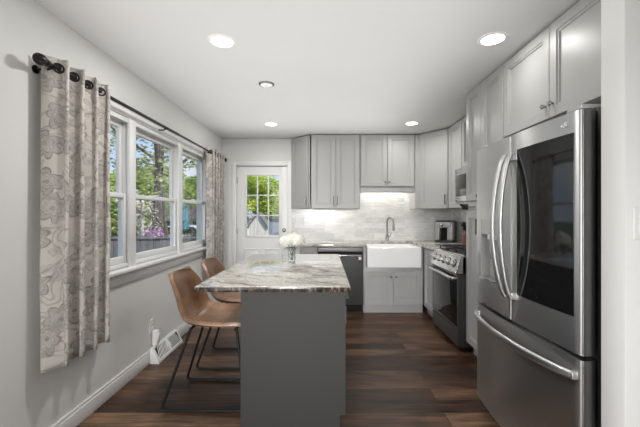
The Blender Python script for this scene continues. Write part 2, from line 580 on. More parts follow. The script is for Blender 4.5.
def leaf_mat(name, a, b, sc=.8):
    m = pmat(name, a, .6); g = NT(m)
    n = g.noise(g.coord('Object'), sc, 4)
    c = g.ramp(n.outputs['Fac'], [(.3, a), (.7, b)])
    g.link(c, g.b.inputs['Base Color'])
    out = g.n['Material Output']; tl = g.new('ShaderNodeBsdfTranslucent'); mx = g.new('ShaderNodeMixShader')
    g.link(c, tl.inputs[0]); mx.inputs[0].default_value = .25
    g.link(g.b.outputs[0], mx.inputs[1]); g.link(tl.outputs[0], mx.inputs[2]); g.link(mx.outputs[0], out.inputs[0])
    return m
M_leaf = leaf_mat('spring_green_leaves', (.16, .25, .04), (.38, .47, .10))
M_leaf2 = leaf_mat('bright_green_leaves', (.30, .42, .03), (.62, .70, .12))
M_leafdark = leaf_mat('dark_green_leaves', (.02, .045, .015), (.06, .10, .03))
M_leafpale = leaf_mat('pale_spring_leaves', (.26, .30, .12), (.48, .52, .26))
M_blossom = leaf_mat('purple_blossom', (.30, .10, .34), (.50, .25, .55))
M_whiteblossom = leaf_mat('white_blossom', (.55, .50, .45), (.75, .70, .66))
M_petal = leaf_mat('white_petals', (.80, .78, .70), (.90, .89, .85), 20)
M_stem = pmat('green_stem', (.04, .08, .025), .6)
def bark(name, a, b):
    m = pmat(name, a, .9); g = NT(m)
    n = g.noise(g.coord('Object', (6, 6, 1.2)), 3, 5)
    g.link(g.ramp(n.outputs['Fac'], [(.35, a), (.65, b)]), g.b.inputs['Base Color'])
    g.bump(n.outputs['Fac'], .5, .03)
    return m
M_bark = bark('dark_bark', (.035, .03, .027), (.12, .10, .09))
M_birch = bark('pale_bark', (.30, .27, .24), (.62, .58, .54))
M_grass = leaf_mat('lawn_grass', (.05, .09, .02), (.11, .16, .04), 1.5)
def board_mat(name, a, b, axis='X', w=.14):
    m = pmat(name, a, .75); g = NT(m)
    tc = g.new('ShaderNodeTexCoord'); sp = g.new('ShaderNodeSeparateXYZ'); g.link(tc.outputs['Object'], sp.inputs[0])
    fr = g.math('FRACT', g.math('DIVIDE', sp.outputs[axis], w))
    gap = g.ramp(fr, [(0, 0), (.05, 1), (.95, 1), (1, 0)])
    n = g.noise(g.coord('Object', (9, 9, 1)), 1.5, 3)
    c = g.mix(1.0, g.ramp(n.outputs['Fac'], [(.3, a), (.7, b)]), g.mix(gap, .35, 1.0), 'MULTIPLY')
    g.link(c, g.b.inputs['Base Color'])
    return m
M_fence = board_mat('grey_fence_boards', (.10, .105, .12), (.16, .165, .18), 'X')
M_siding = board_mat('blue_grey_siding', (.22, .25, .31), (.28, .31, .37), 'X', .2)
M_whiteside = board_mat('white_siding', (.66, .64, .60), (.74, .72, .68), 'X', .25)
M_roof = pmat('grey_shingle', (.13, .135, .15), .9)
M_housewall = board_mat('pale_house_siding', (.55, .56, .58), (.62, .63, .65), 'Z', .18)
M_car = pmat('silver_car_paint', (.60, .64, .70), .25, .3)
M_tyre = pmat('tyre_rubber', (.015, .015, .015), .8)
M_umb = pmat('teal_canvas', (.03, .17, .24), .8)
M_terracotta = pmat('red_brown_crock', (.20, .075, .05), .35)
M_silver = pmat('silver_plastic', (.42, .42, .41), .3, .4)

# ------------------------------------------------------------------ room shell
XL, XR, YB, ZC = -1.54, 1.93, 5.14, 2.44
XR2, YREAR = 3.2, -3.0
def struct(o): o['kind'] = 'structure'; return o

struct(MB().box(XL-.15, XR2+.1, YREAR-.1, YB+.15, -.12, 0).build('floor', M_floor))
struct(MB().box(XL-.15, XR2+.1, YREAR-.1, YB+.15, ZC, ZC+.25).build('ceiling', M_ceil))
# left wall with the triple window opening
WY0, WY1, WZ0, WZ1 = 1.912, 4.475, .905, 2.055
b = MB()
b.box(XL-.14, XL, YREAR-.1, WY0, 0, ZC); b.box(XL-.14, XL, WY1, YB+.15, 0, ZC)
b.box(XL-.14, XL, WY0, WY1, 0, WZ0); b.box(XL-.14, XL, WY0, WY1, WZ1, ZC)
struct(b.build('wall_left', M_wall))
# back wall with the door opening
DX0, DX1, DZ = -1.325, -.557, 2.035
b = MB()
b.box(XL, DX0-.01, YB, YB+.14, 0, ZC); b.box(DX1+.01, XR+.12, YB, YB+.14, 0, ZC); b.box(DX0-.01, DX1+.01, YB, YB+.14, DZ+.01, ZC)
struct(b.build('wall_back', M_wall))
struct(MB().box(XR, XR+.12, 1.35, YB, 0, ZC).build('wall_right', M_wall))
struct(MB().box(1.092, XR2, 1.24, 1.35, 0, ZC, .006).build('wall_partition', M_wall))
struct(MB().box(XR2, XR2+.1, YREAR, 1.35, 0, ZC).build('wall_living_room', M_wall))
b = MB()
b.box(XL, -1.42, YREAR-.1, YREAR, 0, ZC); b.box(.82, XR2, YREAR-.1, YREAR, 0, ZC)
b.box(-1.42, .82, YREAR-.1, YREAR, 0, .6); b.box(-1.42, .82, YREAR-.1, YREAR, 2.3, ZC)
struct(b.build('wall_rear', M_wall))
# roof overhang outside keeps the sky off the wall tops
struct(MB().box(XL-.45, XR2+.5, YREAR-.5, YB+.5, ZC+.25, ZC+.33).build('roof', M_roof))

def baseboard(name, pts_box):
    b = MB()
    for bx in pts_box: b.box(*bx, .004)
    return struct(b.build(name, M_trim))
baseboard('baseboard_left', [(XL, XL+.016, YREAR, YB, 0, .095), (XL, XL+.011, YREAR, YB, .09, .115)])
baseboard('baseboard_back', [(XL+.03, DX0-.068, YB-.016, YB, 0, .095), (XL+.03, DX0-.068, YB-.011, YB, .09, .115)])
baseboard('baseboard_right', [(1.078, 1.092, 1.25, 1.34, 0, .095), (1.078, XR2, 1.226, 1.24, 0, .095)])

# window casing (trim) round the three windows
b = MB()
CW = .055
b.box(XL, XL+.022, WY0-CW, WY0, WZ0-.02, WZ1+CW+.01, .004)
b.box(XL, XL+.022, WY1, WY1+CW, WZ0-.02, WZ1+CW+.01, .004)
b.box(XL, XL+.022, WY0-CW, WY1+CW, WZ1, WZ1+CW+.01, .004)
b.box(XL, XL+.032, WY0-CW-.012, WY1+CW+.012, WZ1+CW+.005, WZ1+CW+.03, .005)
struct(b.build('trim_1', M_trim))
b = MB()
b.box(XL-.02, XL+.065, WY0-CW, WY1+CW+.02, WZ0-.035, WZ0-.008, .006)
b.box(XL, XL+.030, WY0-CW, WY1+CW, WZ0-.06, WZ0-.035, .006)
b.box(XL, XL+.018, WY0-CW, WY1+CW, WZ0-.125, WZ0-.06, .005)
struct(b.build('trim_2', M_trim))

# three double-hung windows; local frame: width along +Y, room side +X
def double_hung(i, y0, y1):
    root = empty('window_%d' % i, (XL, y0, WZ0), 0)
    root['kind'] = 'structure'
    W = y1 - y0; H = WZ1 - WZ0
    R = Matrix(((0, -1, 0, 0), (1, 0, 0, 0), (0, 0, 1, 0), (0, 0, 0, 1)))   # (x,y,z) -> (-y, x, z): local y0 (front) = room side
    f = MB()
    f.frame(0, W, 0, H, -.012, .078, .034, .004, wb=.028, wt=.035)
    f.box(.03, W-.03, .03, .078, 0, .032)
    f.build('window_frame', M_trim, root, M=R)
    mid = .545
    lo = MB().frame(.036, W-.036, .03, mid+.02, .004, .034, .038, .005, wb=.050, wt=.036)
    s = lo.build('lower_sash', M_trim, root, M=R)
    MB().box(.072, W-.072, .019, .023, .078, mid-.012).build('pane', M_pane, s, 0, M=R)
    MB().box(W/2-.03, W/2+.03, .0, .03, mid+.018, mid+.034, .004).build('sash_lock', M_white, s, M=R)
    up = MB().frame(.036, W-.036, mid-.018, H-.035, .040, .070, .038, .005, wb=.036, wt=.042)
    s2 = up.build('upper_sash', M_trim, root, M=R)
    MB().box(.072, W-.072, .053, .057, mid+.014, H-.074).build('pane', M_pane, s2, 0, M=R)
    return root
ws = [(WY0, 2.700), (2.700, 3.600), (3.600, WY1)]
for i, (a, c) in enumerate(ws):
    double_hung(i + 1, a, c)
# mullion covers
b = MB()
for y in (2.700, 3.600):
    b.box(XL, XL+.024, y-.045, y+.045, WZ0-.01, WZ1, .004)
struct(b.build('trim_3', M_trim))

# ------------------------------------------------------------------ back door
b = MB()
b.box(DX0-.066, DX0, YB-.02, YB, 0, DZ+.066, .004); b.box(DX1, DX1+.066, YB-.02, YB, 0, DZ+.066, .004)
b.box(DX0, DX1, YB-.02, YB, DZ, DZ+.066, .004)
b.box(DX0-.01, DX0, YB, YB+.14, 0, DZ+.01); b.box(DX1, DX1+.01, YB, YB+.14, 0, DZ+.01); b.box(DX0, DX1, YB, YB+.14, DZ, DZ+.01)
struct(b.build('trim_4', M_trim))
door = empty('door_1', (DX0, YB+.015, 0)); door['kind'] = 'structure'
DW = DX1 - DX0
gx0, gx1, gz0, gz1 = .145, .640, .985, 1.895
b = MB()
b.box(.004, gx0, 0, .044, .012, DZ-.004, .002); b.box(gx1, DW-.004, 0, .044, .012, DZ-.004, .002)
b.box(gx0, gx1, 0, .044, gz1, DZ-.004); b.box(gx0, gx1, 0, .044, .012, gz0)
b.build('door_slab', M_trim, door)
for (x0, x1) in ((.11, .355), (.413, .658)):
    MB().loops(x0, x1, .20, .79, [(0, .004), (0, -.001), (.012, -.008), (.024, -.001), (.034, -.001), (.05, -.006)]).build('door_panel', M_trim, door)
b = MB()
b.frame(gx0-.03, gx1+.03, gz0-.03, gz1+.03, -.012, .002, .034, .004)
b.build('glass_frame', M_trim, door)
MB().box(gx0, gx1, .016, .022, gz0, gz1).build('pane', M_pane, door, 0)
b = MB()
for k in (1, 2):
    x = gx0 + (gx1-gx0)*k/3; z = gz0 + (gz1-gz0)*k/3
    b.box(x-.009, x+.009, -.006, .03, gz0, gz1, .003)
    b.box(gx0, gx1, -.006, .03, z-.009, z+.009, .003)
b.build('window_grille', M_trim, door)
KN = RX(PI/2)
MB().lathe([(0, 0), (.03, 0), (.03, .008), (.022, .014), (.012, .016), (0, .016)], 20).build('deadbolt', M_nickel, door, M=T(DW-.055, 0, 1.065) @ KN)
MB().lathe([(0, 0), (.03, 0), (.03, .006), (.012, .01), (.012, .03), (.024, .038), (.028, .05), (.022, .062), (0, .066)], 20).build('door_knob', M_nickel, door, M=T(DW-.055, 0, .93) @ KN)
for z in (.25, 1.05, 1.82):
    MB().box(-.008, .010, -.008, .001, z-.045, z+.045, .002).build('hinge', M_nickel, door)

# ------------------------------------------------------------------ ceiling fixtures
def recessed(x, y, label, on=CAN_W, group='recessed ceiling lights'):
    r = empty('recessed_light', (x, y, ZC), 0, label, 'ceiling light', group)
    MB().lathe([(.070, -.006), (.074, -.007), (.088, -.004), (.092, 0), (.070, 0), (.070, -.006)], 40).build('trim_ring', M_white, r)
    MB().lathe([(0, -.005), (.07, -.005), (.07, -.001), (0, -.001)], 40).build('lens', M_lens, r)
    d = bpy.data.lights.new('lamp', 'AREA'); d.shape = 'DISK'; d.size = .13; d.energy = on; d.color = (1, .985, .96)
    l = bpy.data.objects.new('lamp', d); l.location = (0, 0, -.008); l.parent = r
    COL.objects.link(l)
    return r
recessed(-.67, 2.23, 'large lit round recessed ceiling light nearest the curtained window end', LEFT_CAN_W)
recessed(1.085, 2.20, 'lit round recessed ceiling light beside the cabinets above the fridge')
recessed(-.67, 4.28, 'small lit round recessed ceiling light in front of the back door', FAR_LEFT_CAN_W)
recessed(1.085, 4.24, 'small lit round recessed ceiling light in front of the cabinets over the sink', FAR_CAN_W)
for x, y in ((-.67, -.3), (1.085, -.3), (-.67, -2.1), (1.085, -2.1)):  # unseen lights, added to help light the room
    recessed(x, y, 'added unseen round recessed ceiling light behind the viewer', CAN_W, 'added recessed lights behind the viewer')
r = empty('ceiling_fixture', (-.505, 2.965, ZC), 0, 'small round white ceiling fixture with a cross over its lens', 'ceiling fixture')
MB().lathe([(.052, -.012), (.056, -.012), (.066, -.006), (.068, 0), (.052, 0), (.052, -.012)], 32).build('housing', M_nickel, r)
MB().lathe([(0, -.014), (.04, -.014), (.052, -.010), (.052, -.002), (0, -.002)], 32).build('lens', M_dimlens, r)
b = MB()
for a in (0.4, 0.4 + PI/2):
    b.box(-.05, .05, -.005, .005, -.017, -.012, .001, M=RZ(a))
b.build('cross_bar', M_white, r)

# ------------------------------------------------------------------ cabinets
def pull(x, z, yf, parent, L=.13, vertical=True, mat=None):
    b = MB()
    if vertical:
        b.tube([(x, yf-.028, z-L/2), (x, yf-.028, z+L/2)], .0075, 10)
        for s in (-1, 1): b.tube([(x, yf+.001, z+s*L*.36), (x, yf-.028, z+s*L*.36)], .0045, 8)
    else:
        b.tube([(x-L/2, yf-.028, z), (x+L/2, yf-.028, z)], .0055, 10)
        for s in (-1, 1): b.tube([(x+s*L*.36, yf+.001, z), (x+s*L*.36, yf-.028, z)], .0045, 8)
    return b.build('handle', mat or M_nickel, parent)
def knob(x, z, yf, parent):
    return MB().lathe([(0, 0), (.007, 0), (.006, .012), (.014, .018), (.0155, .024), (.011, .029), (0, .03)], 16, M=T(x, yf+.001, z) @ RX(PI/2)).build('knob', M_nickel, parent)
def cdoor(root, x0, x1, z0, z1, yf, hw=None, mat=None, st=.058, name='door', M=None):
    """hw: ('pull', x, z) or ('knob', x, z)"""
    d = MB().shaker(x0, x1, z0, z1, yf, .02, st).build(name, mat or M_cab, root)
    if hw:
        if hw[0] == 'pull': pull(hw[1], hw[2], yf, d)
        elif hw[0] == 'bar': pull(hw[1], hw[2], yf, d, vertical=False)
        else: knob(hw[1], hw[2], yf, d)
    return d
def crown(b, x0, x1, yf, z=ZC):
    b.box(x0, x1, yf+.02, yf+.05, z-.03, z)
def wall_cab(label, loc, rz, w, d, z0, doors, z1=ZC, name='wall_cabinet', strip=None, valance=None, group=None):
    r = empty(name, (loc[0], loc[1], 0), rz, label, 'cabinet', group)
    b = MB().box(.001, w-.001, -d, -.002, z0, z1-.013, .0015)
    crown(b, .001, w-.001, -d, z1-.001)
    b.build('carcass', M_cab, r)
    for (x0, x1, hw) in doors:
        cdoor(r, x0, x1, z0+.003, z1-.015, -d-.02, hw)
    if valance:
        MB().box(.001, w-.001, -d+.004, -d+.024, valance, z0, .002).build('valance', M_cab, r)
    if strip:
        st_ = MB().box(.06, w-.06, -.13, -.09, z0-.009, z0+.0005, .002).build('light_strip', M_white, r)
        ld = bpy.data.lights.new('lamp', 'AREA'); ld.shape = 'RECTANGLE'; ld.size = w-.14; ld.size_y = .03; ld.energy = STRIP_W if valance else STRIP_W * .25; ld.color = (1, .95, .88)
        lo = bpy.data.objects.new('lamp', ld); lo.location = (w/2, -.11, z0-.011); lo.parent = st_
        COL.objects.link(lo)
    return r

UZ = 1.385
# two-door cabinet left of the sink
wall_cab('grey two-door wall cabinet between the angled end cabinet and the over-sink cabinet', (-.19, YB), 0, .69, .31, UZ,
         [(.012, .345, ('pull', .318, 1.495)), (.352, .683, ('pull', .372, 1.495))], strip=True)
# short cabinet above the sink
wall_cab('short grey two-door wall cabinet above the farmhouse sink', (.503, YB), 0, .775, .31, 1.70,
         [(.012, .380, ('knob', .355, 1.76)), (.387, .762, ('knob', .412, 1.76))], valance=1.612, strip=True)
# angled end cabinet beside the door
def poly_cab(label, poly, A, B, hw_side, z0=UZ):
    """corner cabinet: carcass polygon in plan (world), one door on the edge A -> B"""
    A = Vector(A); B = Vector(B); d = B - A
    rz = math.atan2(d.y, d.x); L = d.length
    r = empty('wall_cabinet', (A.x, A.y, 0), rz, label, 'cabinet')
    inv = (T(A.x, A.y, 0) @ RZ(rz)).inverted()
    b = MB().prism(poly, z0, ZC-.013)
    b.build('carcass', M_cab, r, M=inv)
    b = MB(); crown(b, .08, L-.08, 0, ZC-.001); b.build('top_rail', M_cab, r)
    x = .035 if hw_side == 'left' else L-.035
    cdoor(r, .008, L-.008, z0+.003, ZC-.015, -.02, ('pull', x, 1.50))
    return r
poly_cab('narrow angled grey end wall cabinet beside the back door', [(-.488, YB-.002), (-.488, YB-.03), (-.215, 4.83), (-.206, 4.83), (-.206, YB-.002)], (-.488, YB-.03), (-.215, 4.83), 'right')
poly_cab('tall angled grey corner wall cabinet above the coffee maker', [(1.28, YB-.002), (1.28, 4.81), (1.352, 4.81), (1.625, 4.45), (XR-.002, 4.45), (XR-.002, YB-.002)], (1.352, 4.81), (1.625, 4.45), 'right')
R90 = -PI/2
wall_cab('narrow pale wall cabinet between the corner cabinet and the microwave', (XR, 4.436), R90, .432, .30, UZ, [(.004, .426, None)], strip=True)
wall_cab('short pale two-door wall cabinet above the microwave', (XR, 4.0), R90, .785, .30, 1.84, [(.006, .39, ('knob', .36, 1.89)), (.395, .779, ('knob', .425, 1.89))])
# pantry
r = empty('pantry_cabinet', (XR, 3.205, 0), R90, 'tall pale floor-to-ceiling pantry cabinet between the range and the fridge', 'cabinet')
b = MB().box(.001, .664, -.58, -.002, .10, ZC-.013, .0015)
crown(b, .001, .664, -.58, ZC-.001)
b.box(.0, .664, -.585, -.56, 1.335, 1.43, .002)
b.build('carcass', M_cab, r)
MB().box(.004, .66, -.53, -.01, .0, .10).build('toe_kick', M_cab, r)
for (x0, x1, hx) in ((.004, .298, .27), (.302, .660, .33)):
    cdoor(r, x0, x1, 1.43, ZC-.015, -.60, ('knob', hx, 1.47))
    cdoor(r, x0, x1, .115, 1.335, -.60, ('pull', hx, 1.2))
# hook with a rod at the pantry edge
r = empty('cabinet_hook', (1.312, 3.19, 1.372), 0, 'small black clip with a thin rod on the pantry edge beside the microwave', 'hook')
MB().box(-.03, .03, -.012, .012, -.02, .02, .006).box(-.045, -.015, -.01, .01, .012, .03, .005).build('clip', M_blackplastic, r)
MB().tube([(.0, -.012, .0), (.005, -.20, .0)], .004, 8).build('rod', M_nickel, r)
# cabinet above the fridge
wall_cab('deep pale two-door cabinet above the stainless fridge', (XR, 2.537), R90, 1.182, .58, 1.875,
         [(.004, .515, ('knob', .485, 1.955)), (.520, 1.035, ('knob', .552, 1.955))], name='fridge_cabinet')

# base cabinets
def base_cab(label, loc, rz, w, d, name='base_cabinet'):
    r = empty(name, (loc[0], loc[1], 0), rz, label, 'cabinet')
    return r
# left end
r = base_cab('narrow grey base cabinet at the left end of the sink counter', (-.33, YB), 0, .235, .62)
MB().box(0, .235, -.62, -.002, .10, .872, .002).build('carcass', M_cab, r)
MB().box(0, .235, -.56, -.01, 0, .10).build('toe_kick', M_cab, r)
dr = MB().loops(.006, .231, .735, .865, [(0, -.62), (0, -.638), (.002, -.64)]).build('drawer', M_cab, r)
pull(.118, .80, -.64, dr, .1, False)
cdoor(r, .006, .231, .112, .728, -.64, ('knob', .2, .66), st=.05)
# dishwasher
r = empty('dishwasher', (-.09, YB, 0), 0, 'dark stainless dishwasher set into the counter left of the sink', 'dishwasher')
MB().box(0, .60, -.60, -.02, .10, .868).build('tub', M_blackplastic, r)
MB().box(.003, .597, -.645, -.60, .115, .775, .005).build('door', M_dwdoor, r)
MB().box(.003, .597, -.645, -.60, .812, .868, .004).build('control_panel', M_panel, r)
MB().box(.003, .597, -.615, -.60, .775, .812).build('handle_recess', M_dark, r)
hb = MB().tube([(.03, -.672, .765), (.57, -.672, .765)], .010, 12)
for x in (.05, .55): hb.box(x-.012, x+.012, -.67, -.644, .755, .775, .003)
hb.build('handle', M_steelh, r)
MB().box(.54, .575, -.647, -.6445, .705, .745).build('badge', M_white, r)
MB().box(.003, .597, -.56, -.5, 0, .10).build('toe_kick', M_black, r)
# sink base
r = base_cab('grey two-door base cabinet under the white farmhouse sink', (.515, YB), 0, .79, .62)
b = MB()
b.box(0, .79, -.62, -.002, .10, .60, .002)
b.box(0, .038, -.62, -.002, .60, .872); b.box(.752, .79, -.62, -.002, .60, .872)
b.build('carcass', M_cab, r)
MB().box(0, .79, -.605, -.01, 0, .10).build('toe_kick', M_cab, r)
cdoor(r, .018, .391, .108, .548, -.64, ('knob', .36, .48))
cdoor(r, .398, .772, .108, .548, -.64, ('knob', .43, .48))
# corner and right run up to the range
r = base_cab('grey corner base cabinet between the sink cabinet and the gas range', (XR, YB), R90, 1.155, .605)
MB().box(.006, 1.155, -.605, -.004, .10, .872, .002).build('carcass', M_cab, r)
MB().box(.6, 1.155, -.56, -.01, 0, .10).build('toe_kick', M_cab, r)
cdoor(r, .665, 1.145, .108, .862, -.625, None)

# worktop (L-shaped, cut out for the sink)
b = MB()
z0, z1 = .876, .914
SX0, SX1 = .556, 1.264
b.box(-.36, SX0, 4.475, YB-.016, z0, z1, .004)
b.box(SX1, XR-.016, 4.475, YB-.016, z0, z1, .004)
b.box(SX0-.002, SX1+.002, 4.955, YB-.016, z0, z1)
b.box(1.285, XR-.016, 3.985, 4.48, z0, z1, .004)
o = b.build('kitchen_worktop', M_granite)
tag(o, 'L-shaped speckled beige granite worktop on the back and right cabinets', 'worktop')
# backsplash
struct(MB().box(DX1+.068, XR-.013, YB-.014, YB-.001, .914, 1.76).build('wall_backsplash', M_tile_back, smooth=0))
struct(MB().box(XR-.013, XR-.001, 3.21, YB-.014, .80, 1.50).build('wall_backsplash', M_tile_right, smooth=0))

# farmhouse sink
r = empty('farmhouse_sink', (.91, 4.71, 0), 0, 'white apron-front farmhouse sink under the short wall cabinet', 'sink')
b = MB()
sx, y0, y1, zt, zb = .35, -.262, .245, .872, .612
b2 = bmesh.new()
def ring(ix, z, rr=0):
    return [b2.verts.new(p) for p in ((-sx+ix, y0+ix, z), (sx-ix, y0+ix, z), (sx-ix, y1-ix, z), (-sx+ix, y1-ix, z))]
L = [ring(0, zb), ring(0, zt-.006), ring(.006, zt), ring(.024, zt), ring(.03, zt-.006), ring(.045, zb+.03)]
b2.faces.new(L[0][::-1])
for A, B in zip(L[:-1], L[1:]):
    for k in range(4): b2.faces.new((A[k], A[(k+1) % 4], B[(k+1) % 4], B[k]))
b2.faces.new(L[-1])
b._merge(b2)
b.build('basin', M_ceramic, r)
MB().lathe([(0, 0), (.04, 0), (.045, .003), (.03, .004), (0, .004)], 20).build('drain', M_chrome, r, M=T(0, 0, zb+.03))
# faucet
r = empty('kitchen_faucet', (.925, 5.03, .914), 0, 'brushed nickel gooseneck faucet behind the white sink', 'faucet')
MB().lathe([(0, 0), (.028, 0), (.028, .006), (.021, .012), (.019, .09), (.014, .10), (0, .10)], 20).build('base', M_nickel, r)
path = [(0, 0, .09), (0, 0, .27)] + arc((.0, -.075, .27), .075, 0, PI, 12, 'YZ')[1:] + [(0, -.15, .25)]
MB().tube(path, .0115, 12).build('spout', M_nickel, r, M=RZ(.45))
MB().tube([(0, -.15, .255), (0, -.152, .17), (0, -.153, .155)], [.0135, .017, .014], 14).build('spray_head', M_nickel, r, M=RZ(.45))
MB().tube([(.015, 0, .06), (.045, 0, .066), (.055, -.012, .12)], [.008, .007, .005], 10).build('lever', M_nickel, r)

# outlets on the backsplash
def plate(label, loc, rz, w=.072, h=.118, kind='outlet', name='wall_outlet', cat='outlet'):
    r = empty(name, loc, rz, label, cat)
    MB().loops(-w/2, w/2, -h/2, h/2, [(0, 0), (0, -.003), (.004, -.006)]).build('cover_plate', M_white, r)
    n = max(1, round(w/.06))
    for i in range(n):
        x = (i - (n-1)/2)*.046
        if kind == 'switch':
            MB().box(x-.016, x+.016, -.009, -.004, -.033, .033, .002).build('rocker', M_white, r)
        else:
            for z in (-.02, .02):
                MB().box(x-.016, x+.016, -.0085, -.005, z-.014, z+.014, .003).box(x-.007, x-.005, -.0095, -.008, z-.004, z+.006).box(x+.005, x+.007, -.0095, -.008, z-.004, z+.006).build('socket', M_trim, r)
    return r
plate('wide white double switch plate on the tile nearest the back door', (-.372, YB-.015, 1.19), 0, .118, kind='switch', name='switch_plate', cat='switch')
plate('single white outlet plate on the tile under the two-door wall cabinet', (-.005, YB-.015, 1.195), 0)
plate('white outlet plate on the tile left of the coffee maker', (1.62, YB-.015, 1.215), 0)
plate('white switch plate on the pale partition wall end at the right edge', (1.155, 1.239, 1.275), 0, kind='switch', name='switch_plate', cat='switch')

# ------------------------------------------------------------------ gas range
r = empty('gas_range', (XR, 3.975, 0), R90, 'stainless gas range with black oven door beside the pantry', 'stove')
W = .765
MB().box(0, W, -.63, -.02, .05, .905, .003).build('body', M_darksteel, r)
for x in (.05, W-.05):
    for y in (-.56, -.1): MB().lathe([(0, 0), (.02, 0), (.02, .05), (0, .05)], 10, M=T(x, y, 0)).build('foot', M_black, r)
d = MB().loops(.004, W-.004, .215, .735, [(0, -.63), (0, -.668), (.006, -.674), (.055, -.674), (.06, -.671)]).build('oven_door', M_darksteel, r)
MB().loops(.062, W-.062, .30, .66, [(0, -.668), (0, -.6755), (.003, -.677)]).build('oven_window', M_blackglass, d)
MB().loops(.02, W-.02, .245, .72, [(0, -.668), (0, -.6745), (.002, -.6752)]).build('black_glass', M_blackglass, d)
hb = MB().tube(rounded([(.035, -.672, .70), (.035, -.725, .70), (W-.035, -.725, .70), (W-.035, -.672, .70)], .03, 5), .0145, 12)
hb.build('handle', M_steelh, d)
dr = MB().loops(.004, W-.004, .055, .205, [(0, -.63), (0, -.668), (.006, -.674)]).build('drawer', M_darksteel, r)
P0, P1 = (-.70, .752), (-.645, .912)
cp = MB().prism([(-.60, .745), (P0[0], .745), P0, P1, (-.60, .916)], 0, W, 'X', .003).build('control_panel', M_steelh, r)
ang = math.atan2(P1[1]-P0[1], P1[0]-P0[0])          # slope of the panel in the yz plane
nrm = Vector((0, -(P1[1]-P0[1]), P1[0]-P0[0])).normalized()
Mk = nrm.to_track_quat('Z', 'Y').to_matrix().to_4x4()
for i in range(5):
    x = .09 + i*(W-.18)/4
    c = Vector((x, (P0[0]+P1[0])/2, (P0[1]+P1[1])/2))
    k = MB().lathe([(0, 0), (.031, 0), (.031, .006), (.026, .010), (.0235, .034), (.021, .038), (0, .038)], 22)
    kk = k.build('knob', M_steel, cp, M=T(*c) @ Mk)
    MB().lathe([(.0312, -.001), (.040, -.001), (.040, .004), (.0312, .004)], 22).build('knob_ring', M_black, kk, M=T(*c) @ Mk)
MB().box(.0, W, -.62, -.02, .905, .918, .003).build('cooktop', M_steelh, r)
MB().box(.02, W-.02, -.60, -.05, .9185, .9215).build('cooktop_pan', M_iron, r)
for (x, y) in ((.16, -.46), (.16, -.19), (.3825, -.33), (.605, -.46), (.605, -.19)):
    MB().lathe([(0, .012), (.035, .012), (.042, .008), (.042, .004), (.055, .003), (.055, 0), (0, 0)], 20).build('burner', M_iron, r, M=T(x, y, .9205))
for i in range(3):
    x0, x1 = .025 + i*.24, .025 + i*.24 + .232
    b = MB(); zt = .957
    b.frame(x0, x1, -.595, -.055, zt-.014, zt, .012) if False else None
    for x in (x0, x1-.012): b.box(x, x+.012, -.595, -.055, zt-.014, zt, .003)
    for y in (-.595, -.067): b.box(x0, x1, y, y+.012, zt-.014, zt, .003)
    xm = (x0+x1)/2
    b.box(xm-.006, xm+.006, -.595, -.055, zt-.012, zt+.002, .003)
    for y in (-.46, -.331, -.19): b.box(x0, x1, y-.006, y+.006, zt-.012, zt+.002, .003)
    for x in (x0, x1-.012):
        for y in (-.595, -.067): b.box(x, x+.012, y, y+.012, .919, zt)
    b.build('grate', M_iron, r)

# microwave
r = empty('microwave_oven', (XR, 3.985, 0), R90, 'stainless over-the-range microwave with a dark window', 'microwave')
W = .755
MB().box(0, W, -.37, -.003, 1.425, 1.832, .004).build('body', M_steelh, r)
d = MB().box(.002, .56, -.405, -.372, 1.45, 1.828, .006).build('door', M_steelh, r)
MB().box(.035, .46, -.409, -.404, 1.51, 1.75, .002).build('window', M_blackglass, d)
MB().tube(rounded([(.52, -.404, 1.50), (.52, -.445, 1.50), (.52, -.445, 1.78), (.52, -.404, 1.78)], .02, 4), .009, 10).build('handle', M_steelh, d)
MB().box(.563, W-.002, -.405, -.372, 1.45, 1.828, .006).build('control_panel', M_blackglass, r)
MB().box(.0, W, -.395, -.01, 1.42, 1.448, .008).build('vent_base', M_silver, r)

# ------------------------------------------------------------------ refrigerator
r = empty('refrigerator', (XR, 2.33, 0), R90, 'stainless french-door refrigerator with dark glass panel and water dispenser', 'refrigerator')
FW = .955
def fy(x):       # bowed front of the doors
    return -.892 - .026*(1 - ((x - FW/2)/(FW/2))**2)
def sect(b, x0, x1, z0, z1, off=0.0, back=-.835, n=10, rl=0, rr=0):
    """slab whose front follows the bow; rl, rr round the outer vertical edges"""
    pts = []
    for i in range(n + 1):
        x = x0 + (x1 - x0)*i/n
        y = fy(x) + off
        if rl and i == 0: pts += [(x0, y + rl), (x0 + rl*.3, y + rl*.3)]; x = x0 + rl; pts.append((x, fy(x)+off)); continue
        if rr and i == n: x = x1 - rr; pts += [(x, fy(x)+off), (x1 - rr*.3, y + rr*.3), (x1, y + rr)]; continue
        pts.append((x, y))
    pts += [(x1, back), (x0, back)]
    b.prism(pts, z0, z1)
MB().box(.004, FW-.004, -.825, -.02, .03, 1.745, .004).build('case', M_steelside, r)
for x in (.06, FW-.06):
    for y in (-.74, -.1): MB().lathe([(0, 0), (.02, 0), (.02, .03), (0, .03)], 10, M=T(x, y, 0)).build('foot', M_black, r)
MB().box(.01, FW-.01, -.80, -.78, .01, .09).build('toe_grille', M_black, r)
for x in (.03, FW-.12): MB().box(x, x+.09, -.87, -.74, 1.745, 1.765, .004).build('hinge_cover', M_silver, r)
zd0, zd1 = .735, 1.735
hx0, hx1, hz0, hz1 = .085, .335, .895, 1.275       # dispenser opening
b = MB()
sect(b, .002, hx0, zd0, zd1, rl=.012); sect(b, hx1, FW/2-.003, zd0, zd1, rr=.006)
sect(b, hx0, hx1, zd0, hz0); sect(b, hx0, hx1, hz1, zd1)
dl = b.build('left_door', M_steel, r, 50)
b = MB()
sect(b, hx0, hx1, 1.185, hz1, .003)
b.build('dispenser_display', M_silver, dl, 50)
b = MB()
yb = -.845
